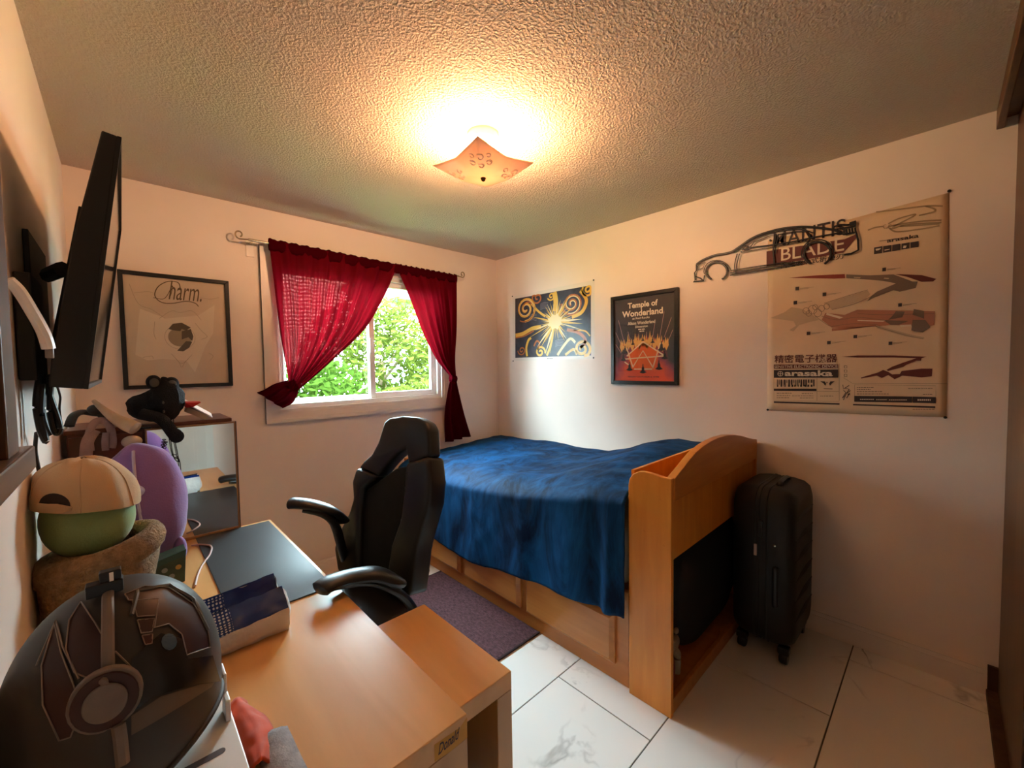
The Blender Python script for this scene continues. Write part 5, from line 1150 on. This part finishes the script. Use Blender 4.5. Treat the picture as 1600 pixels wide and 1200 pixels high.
if len(lowbar) > 1: MB().sweep(lowbar, 0.008, 0.004, seg=6, up=ang).build('chin_clip', HPALE, hel)
# ================================================================== WHITE TRAY, ORANGE CLOTH, GREY CLOTH
tr = thing('tray', 'white plastic stand with a grey slot under the helmet', 'stand', (0.03, 0.90, DZ))
def rrect(x0, x1, y0, y1, r, z, n=6):
    out = []
    for (cx_, cy_, a0) in ((x1-r, y1-r, 0), (x0+r, y1-r, PI/2), (x0+r, y0+r, PI), (x1-r, y0+r, 1.5*PI)):
        for k in range(n+1): a = a0+k*PI/2/n; out.append((cx_+r*math.cos(a), cy_+r*math.sin(a), z))
    return out
MB().prism(rrect(-0.135, 0.132, 0.70, 1.04, 0.03, DZ+0.0005), (0, 0, 0.018), bev=0.002).build('tray_body', WHITEP, tr)
MB().prism(rrect(-0.12, 0.108, 0.872, 0.886, 0.0068, DZ+0.0186), (0, 0, 0.0006)).build('slot', mat('slot_grey', (0.10, 0.08, 0.08), 0.5), tr)
MB().box((0.119, 0.945, DZ+0.0185), (0.128, 0.985, DZ+0.060), bev=0.002).box((0.121, 0.972, DZ+0.060), (0.127, 1.015, DZ+0.098), bev=0.002).build('upright_tab', WHITEP, tr)
ORG = mat('orange_cloth', (0.62, 0.07, 0.012), 0.75, var=0.12, vscale=20, sheen=0.3)
oc = MB().grid(lambda u, v: Vector((0.134+0.050*u*(0.55+0.45*math.sin(PI*min(1, v*1.1))), 0.80+0.20*v, DZ+0.003+0.022*math.sin(PI*min(1, u*0.9+0.12))*(1-0.3*v)+0.004*noise.noise(Vector((u*4, v*7, 0))))), 14, 24)
oco = oc.build('orange_cloth', ORG, smooth=True); md = oco.modifiers.new('thickness', 'SOLIDIFY'); md.thickness = 0.003; md.offset = 1
tag(oco, 'crumpled orange cloth beside the white stand on the desk', 'cloth')
GRC = mat('grey_felt', (0.34, 0.34, 0.36), 0.9, var=0.2, vscale=60, bump=0.4, bscale=300)
gc = MB().grid(lambda u, v: Vector((0.150+0.055*u, 0.70+0.158*v+0.012*u, DZ+0.003+0.012*math.sin(PI*u)+0.003*noise.noise(Vector((u*5, v*6, 4))))), 12, 16)
gco = gc.build('grey_cloth', GRC, smooth=True); md = gco.modifiers.new('thickness', 'SOLIDIFY'); md.thickness = 0.003; md.offset = 1
tag(gco, 'light grey felt cloth at the near edge of the desk beside the orange cloth', 'cloth')
# ================================================================== TELEVISION ON THE LEFT WALL
tv = thing('television', 'black flat television on a wall arm, seen edge-on at the left', 'television', (-0.06, 1.85, 1.70))
T0, T1 = 1.400, 2.300
nb, nt = (-0.064, 1.392), (0.019, 2.008)                    # near end of the screen face: bottom, top
un = Vector((nt[0]-nb[0], 0, nt[1]-nb[1])).normalized(); nr = Vector((un.z, 0, -un.x))     # up along the face, outward normal
def tvp(y, s, d): return Vector((nb[0], y, nb[1]))+un*s-nr*d
HT = 0.62
MB().prism([tvp(T0, 0, 0.002), tvp(T0, HT, 0.002), tvp(T0, HT, 0.030), tvp(T0, 0.35, 0.052), tvp(T0, 0.06, 0.060), tvp(T0, 0, 0.058)], (0, T1-T0, 0), bev=0.003).build('housing', BLACKM, tv)
MB().prism([tvp(T0+0.008, 0.012, 0.0025), tvp(T0+0.008, HT-0.008, 0.0025), tvp(T0+0.008, HT-0.008, 0.0), tvp(T0+0.008, 0.012, 0.0)], (0, T1-T0-0.016, 0)).build('screen', mat('screen_glass', (0.01, 0.01, 0.012), 0.08), tv)
for (s0, s1, y0, y1) in ((0, 0.012, T0, T1), (HT-0.008, HT, T0, T1), (0.012, HT-0.008, T0, T0+0.008), (0.012, HT-0.008, T1-0.008, T1)):
    MB().prism([tvp(y0, s0, 0.003), tvp(y0, s1, 0.003), tvp(y0, s1, -0.005), tvp(y0, s0, -0.005)], (0, y1-y0, 0)).build('bezel', BLACKP, tv)
arm = tv
MB().box((XL+0.001, 1.62, 1.48), (XL+0.012, 1.95, 1.80), bev=0.002).build('wall_plate', BLACKM, arm)
for yy in (1.60, 1.92):
    MB().prism([tvp(yy, 0.10, 0.062), tvp(yy, 0.48, 0.046), tvp(yy, 0.48, 0.066), tvp(yy, 0.10, 0.082)], (0, 0.03, 0), bev=0.002).build('upright', BLACKM, arm)
MB().sweep([(XL+0.034, 1.70, 1.70), (-0.10, 1.58, 1.70)], 0.016, 0.02, seg=8).build('arm', BLACKM, arm)
MB().box((XL+0.002, 1.43, 1.415), (XL+0.030, 1.62, 1.66), bev=0.004).build('cable_box', BLACKM, arm)
def cable(name, label, pts, r, matl, ry=None, cat='cable'):
    return tag(MB().sweep(smooth_path([Vector(p) for p in pts], 10), r, ry, seg=8).build(name, matl, smooth=True), label, cat)
yb = 1.36
cable('white_cable', 'thick white cable bending down behind the television', [px(12, 437, 1, 1.30), px(30, 455, 1, 1.31), px(50, 487, 1, 1.32), px(68, 520, 1, 1.33), px(76, 545, 1, 1.335)], 0.011, WHITEP)
tag(MB().box(px(76, 541, 1, 1.338)+Vector((-0.006, -0.004, -0.026)), px(76, 541, 1, 1.338)+Vector((0.007, 0.006, 0.0)), bev=0.002).build('cable_plug', mat('grey_plug', (0.25, 0.22, 0.2), 0.4)), 'grey plug on the end of the thick white cable', 'plug')
for k, (q, lab) in enumerate((([(62, 585), (56, 630), (62, 670), (72, 690), (64, 650), (66, 600)], 'leftmost looped black cable under the television'),
                              ([(80, 585), (78, 640), (86, 676), (94, 668), (82, 630), (72, 600)], 'rightmost looped black cable under the television'),
                              ([(68, 590), (66, 640), (74, 672), (80, 680)], 'middle black cable hanging under the television'))):
    cable('black_cable', lab, [px(u, v, 1, 1.46+k*0.02) for u, v in q], 0.008, BLACKP, 0.006)
cable('power_cord', 'thin dark cord running down the left wall below the television', [px(57, 676, 1, 1.50), px(55, 700, 1, 1.52), px(57, 717, 1, 1.53), px(62, 740, 1, 1.55)], 0.004, mat('brown_cord', (0.03, 0.018, 0.012), 0.5))
cable('thin_cord', 'thin brown cord hanging from the right lower corner of the television', [px(88, 600, 1, 2.0), px(94, 620, 1, 2.05), px(93, 640, 1, 2.08), px(97, 668, 1, 2.12)], 0.003, MATS['brown_cord'])
# ================================================================== SUITCASE
sc = thing('suitcase', 'large black hard-shell suitcase standing by the wall at the foot of the bed', 'suitcase', (2.385, 0.565, 0))
SHELL = mat('suitcase_shell', (0.006, 0.0055, 0.005), 0.55, var=0.15, bump=0.08, bscale=200)
sx0, sx1, sz0, sz1 = 2.175, 2.602, 0.070, 0.830
def rr2(x0, x1, z0, z1, r, y, n=7):
    out = []
    for (cx_, cz_, a0) in ((x1-r, z1-r, 0), (x0+r, z1-r, PI/2), (x0+r, z0+r, PI), (x1-r, z0+r, 1.5*PI)):
        for k in range(n+1): a = a0+k*PI/2/n; out.append((cx_+r*math.cos(a), y, cz_+r*math.sin(a)))
    return out
def half(y0, y1, sgn):
    secs = [(y0, 0), (y0+sgn*0.05, 0.002), (y0+sgn*0.095, 0.010), (y0+sgn*0.118, 0.026), (y0+sgn*0.128, 0.052)]
    m = MB(); R = []
    for (y, ins) in secs: R.append([m.bm.verts.new(p) for p in rr2(sx0+ins, sx1-ins, sz0+ins, sz1-ins, 0.085-ins*0.5, y)])
    for A_, B_ in zip(R, R[1:]):
        n = len(A_)
        for i in range(n): m.bm.faces.new([A_[i], A_[(i+1) % n], B_[(i+1) % n], B_[i]])
    m.bm.faces.new(R[0][::-1]); m.bm.faces.new(R[-1]); return m
half(0.578, 0.45, -1).build('front_shell', SHELL, sc, smooth=True); half(0.592, 0.72, 1).build('back_shell', SHELL, sc, smooth=True)
ZIP = mat('zip_tape', (0.02, 0.019, 0.018), 0.7)
MB().prism(rr2(sx0+0.004, sx1-0.004, sz0+0.004, sz1-0.004, 0.083, 0.577), (0, 0.016, 0)).build('zip_tape', ZIP, sc)
for yy in (0.560, 0.610):
    loop = rr2(sx0-0.0005, sx1+0.0005, sz0-0.0005, sz1+0.0005, 0.0855, yy); MB().sweep(loop+[loop[0]], 0.0032, seg=6, up=(0, 1, 0), caps=False).build('piping', BLACKP, sc, smooth=True)
for k in range(6):
    z = 0.22+k*0.095
    MB().sweep(smooth_path([(sx0+0.045, 0.462, z), (2.38, 0.449, z+0.012), (sx1-0.045, 0.462, z)]), 0.013, 0.007, seg=8).build('shell_rib', SHELL, sc, smooth=True)
MB().sweep(smooth_path([(sx0+0.002, 0.520, 0.29), (sx0-0.014, 0.520, 0.30), (sx0-0.016, 0.520, 0.38), (sx0-0.014, 0.520, 0.46), (sx0+0.002, 0.520, 0.47)]), 0.007, 0.012, seg=8, up=(0, 1, 0)).build('side_handle', BLACKP, sc, smooth=True)
MB().sweep(smooth_path([(2.30, 0.54, sz1-0.004), (2.31, 0.54, sz1+0.014), (2.38, 0.54, sz1+0.018), (2.45, 0.54, sz1+0.014), (2.46, 0.54, sz1-0.004)]), 0.012, 0.006, seg=8).build('top_handle', BLACKP, sc, smooth=True)
MB().box((sx0-0.006, 0.600, 0.505), (sx0+0.004, 0.612, 0.56), bev=0.001).build('tag', mat('pinkish_tag', (0.60, 0.42, 0.34), 0.5), sc)
MB().lathe([(0.001, -0.003), (0.006, -0.002), (0.006, 0.004)], (sx0, 0.527, 0.575), axis='X', seg=10).build('rivet', CHROME, sc)
MB().box((sx0-0.008, 0.575, 0.60), (sx0+0.003, 0.595, 0.68), bev=0.002).build('lock', BLACKP, sc)
for (x, y) in ((2.225, 0.495), (2.225, 0.675), (2.55, 0.495), (2.55, 0.675)):
    w = MB().lathe([(0.010, -0.017), (0.024, -0.017), (0.028, -0.012), (0.028, 0.012), (0.024, 0.017), (0.010, 0.017)], (x, y, 0.0282), axis='Y', seg=18).build('wheel', BLACKP, sc, smooth=True)
    MB().box((x-0.022, y-0.024, 0.048), (x+0.022, y+0.024, 0.082), bev=0.006).build('wheel_housing', BLACKP, w)
# ================================================================== GAMING CHAIR
ch = thing('gaming_chair', 'black gaming chair with flip-up arms pulled up to the desk', 'chair', (0.85, 1.55, 0.0))
zh = lambda x, y: (420+x/3.53, 640+y/3.53)
d0 = RW @ _cam_ray(625, 740); O = CAM+d0*(0.86/d0.x)
wax = Vector((-0.17, 0.985, 0)).normalized(); up0 = Vector((0.24, 0.04, 1)).normalized(); nrm = wax.cross(up0).normalized()
if nrm.x > 0: nrm = -nrm                                    # the side the sitter leans on
def bp_(q, lift=0.0): return pxp(*zh(*q), O+nrm*lift, nrm)
def slab(name, pts, lift, th, matl, bev): 
    P3 = [bp_(q, 0)+nrm*lift for q in pts]; return MB().prism(P3, -nrm*th, bev=bev, seg=3).build(name, matl, ch, smooth=True)
head = [(640,180), (660,110), (672,72), (700,50), (770,40), (850,46), (900,72), (920,110), (924,180), (927,262), (806,310), (792,222), (742,252), (690,305), (640,372), (530,322), (560,285), (603,250)]
slab('head_pad', head, 0.040, 0.070, LEATHER, 0.022)
slab('side_bolster', [(530,320), (642,368), (560,440), (546,560), (541,880), (430,892), (409,760), (430,680), (492,560), (512,490), (505,400)], 0.050, 0.10, LEATHER, 0.020)
slab('side_bolster', [(927,258), (940,400), (930,520), (892,650), (862,760), (846,900), (832,1020), (690,1000), (702,880), (722,740), (772,600), (792,430), (800,296)], 0.050, 0.10, LEATHER, 0.020)
slab('centre_panel', [(644,378), (719,324), (791,308), (800,430), (780,600), (730,740), (710,880), (700,1000), (530,930), (536,560), (552,445)], 0.020, 0.06, BLACKF, 0.012)
bc = [bp_(q) for q in ((430,892), (832,1020))]; bm_ = (bc[0]+bc[1])/2
sv = Vector((-0.985, -0.17, 0))
seatc = bm_+sv*0.22; seatc.z = 0.485
P3 = []
for k in range(24):
    a = k*2*PI/24; c_, s_ = math.cos(a), math.sin(a); k_ = (abs(c_)**4+abs(s_)**4)**(-0.25)
    P3.append(Vector((seatc.x, seatc.y, 0.43))+sv*(0.255*c_*k_)+wax*(0.26*s_*k_))
MB().prism(P3, (0, 0, 0.095), bev=0.028, seg=3).build('seat', LEATHER, ch, smooth=True)
MB().sweep([(bm_.x+0.03, bm_.y, bm_.z+0.05), (bm_.x-0.02, bm_.y, 0.42), (seatc.x+0.05, seatc.y, 0.41)], 0.05, 0.014, seg=8, up=(0, 0, 1)).build('back_bracket', BLACKP, ch)
MB().lathe([(0.025, 0.10), (0.025, 0.25), (0.018, 0.25), (0.018, 0.41), (0.09, 0.41), (0.09, 0.43)], (seatc.x, seatc.y, 0), seg=20).build('gas_lift', BLACKP, ch)
for k in range(5):
    a = 0.3+k*2*PI/5; d = Vector((math.cos(a), math.sin(a), 0)); c = Vector((seatc.x, seatc.y, 0))
    lg = MB().sweep([c+Vector((0, 0, 0.115)), c+d*0.15+Vector((0, 0, 0.105)), c+d*0.29+Vector((0, 0, 0.082))], 0.026, 0.018, seg=8).build('base_leg', BLACKP, ch)
    e = c+d*0.29; MB().lathe([(0.012, -0.022), (0.028, -0.020), (0.030, -0.008), (0.030, 0.008), (0.028, 0.020), (0.012, 0.022)], (e.x, e.y, 0.0402), axis='Y', seg=16).sweep([(e.x, e.y, 0.045), (e.x, e.y, 0.085)], 0.008, seg=8).build('caster', BLACKP, lg)
def arm_(padpts, post, nm='arm'):
    pad = smooth_path(padpts, 8); n = len(pad)
    rd = [min(1.0, 0.55+0.45*min(k, n-1-k)/3) for k in range(n)]
    ap = MB().sweep(pad, 0.040, 0.020, seg=14, radii=rd).build('arm_pad', LEATHER, ch, smooth=True)
    pst_ = smooth_path(post, 8); MB().sweep(pst_, 0.020, 0.015, seg=10).build('arm_post', BLACKP, ch, smooth=True)
def pz(u, v, z): return px(u, v, 2, z)
def pxx(u, v, x): return px(u, v, 0, x)
arm_([pxx(497, 924, 0.400), pxx(512, 913, 0.430), pxx(545, 902, 0.495), pxx(585, 897, 0.565), pxx(612, 905, 0.615), pxx(622, 913, 0.640)],
     [pxx(520, 915, 0.45), pxx(575, 908, 0.56), pxx(615, 921, 0.64), pxx(640, 943, 0.70), pxx(645, 960, 0.71), pxx(632, 985, 0.69)])
arm_([pxx(452, 787, 0.465), pxx(462, 786, 0.485), pxx(488, 789, 0.540), pxx(515, 797, 0.600), pxx(530, 808, 0.640), pxx(535, 815, 0.655)],
     [pxx(475, 795, 0.51), pxx(505, 803, 0.57), pxx(523, 820, 0.615), pxx(531, 845, 0.65), pxx(537, 868, 0.68), pxx(545, 892, 0.71)])
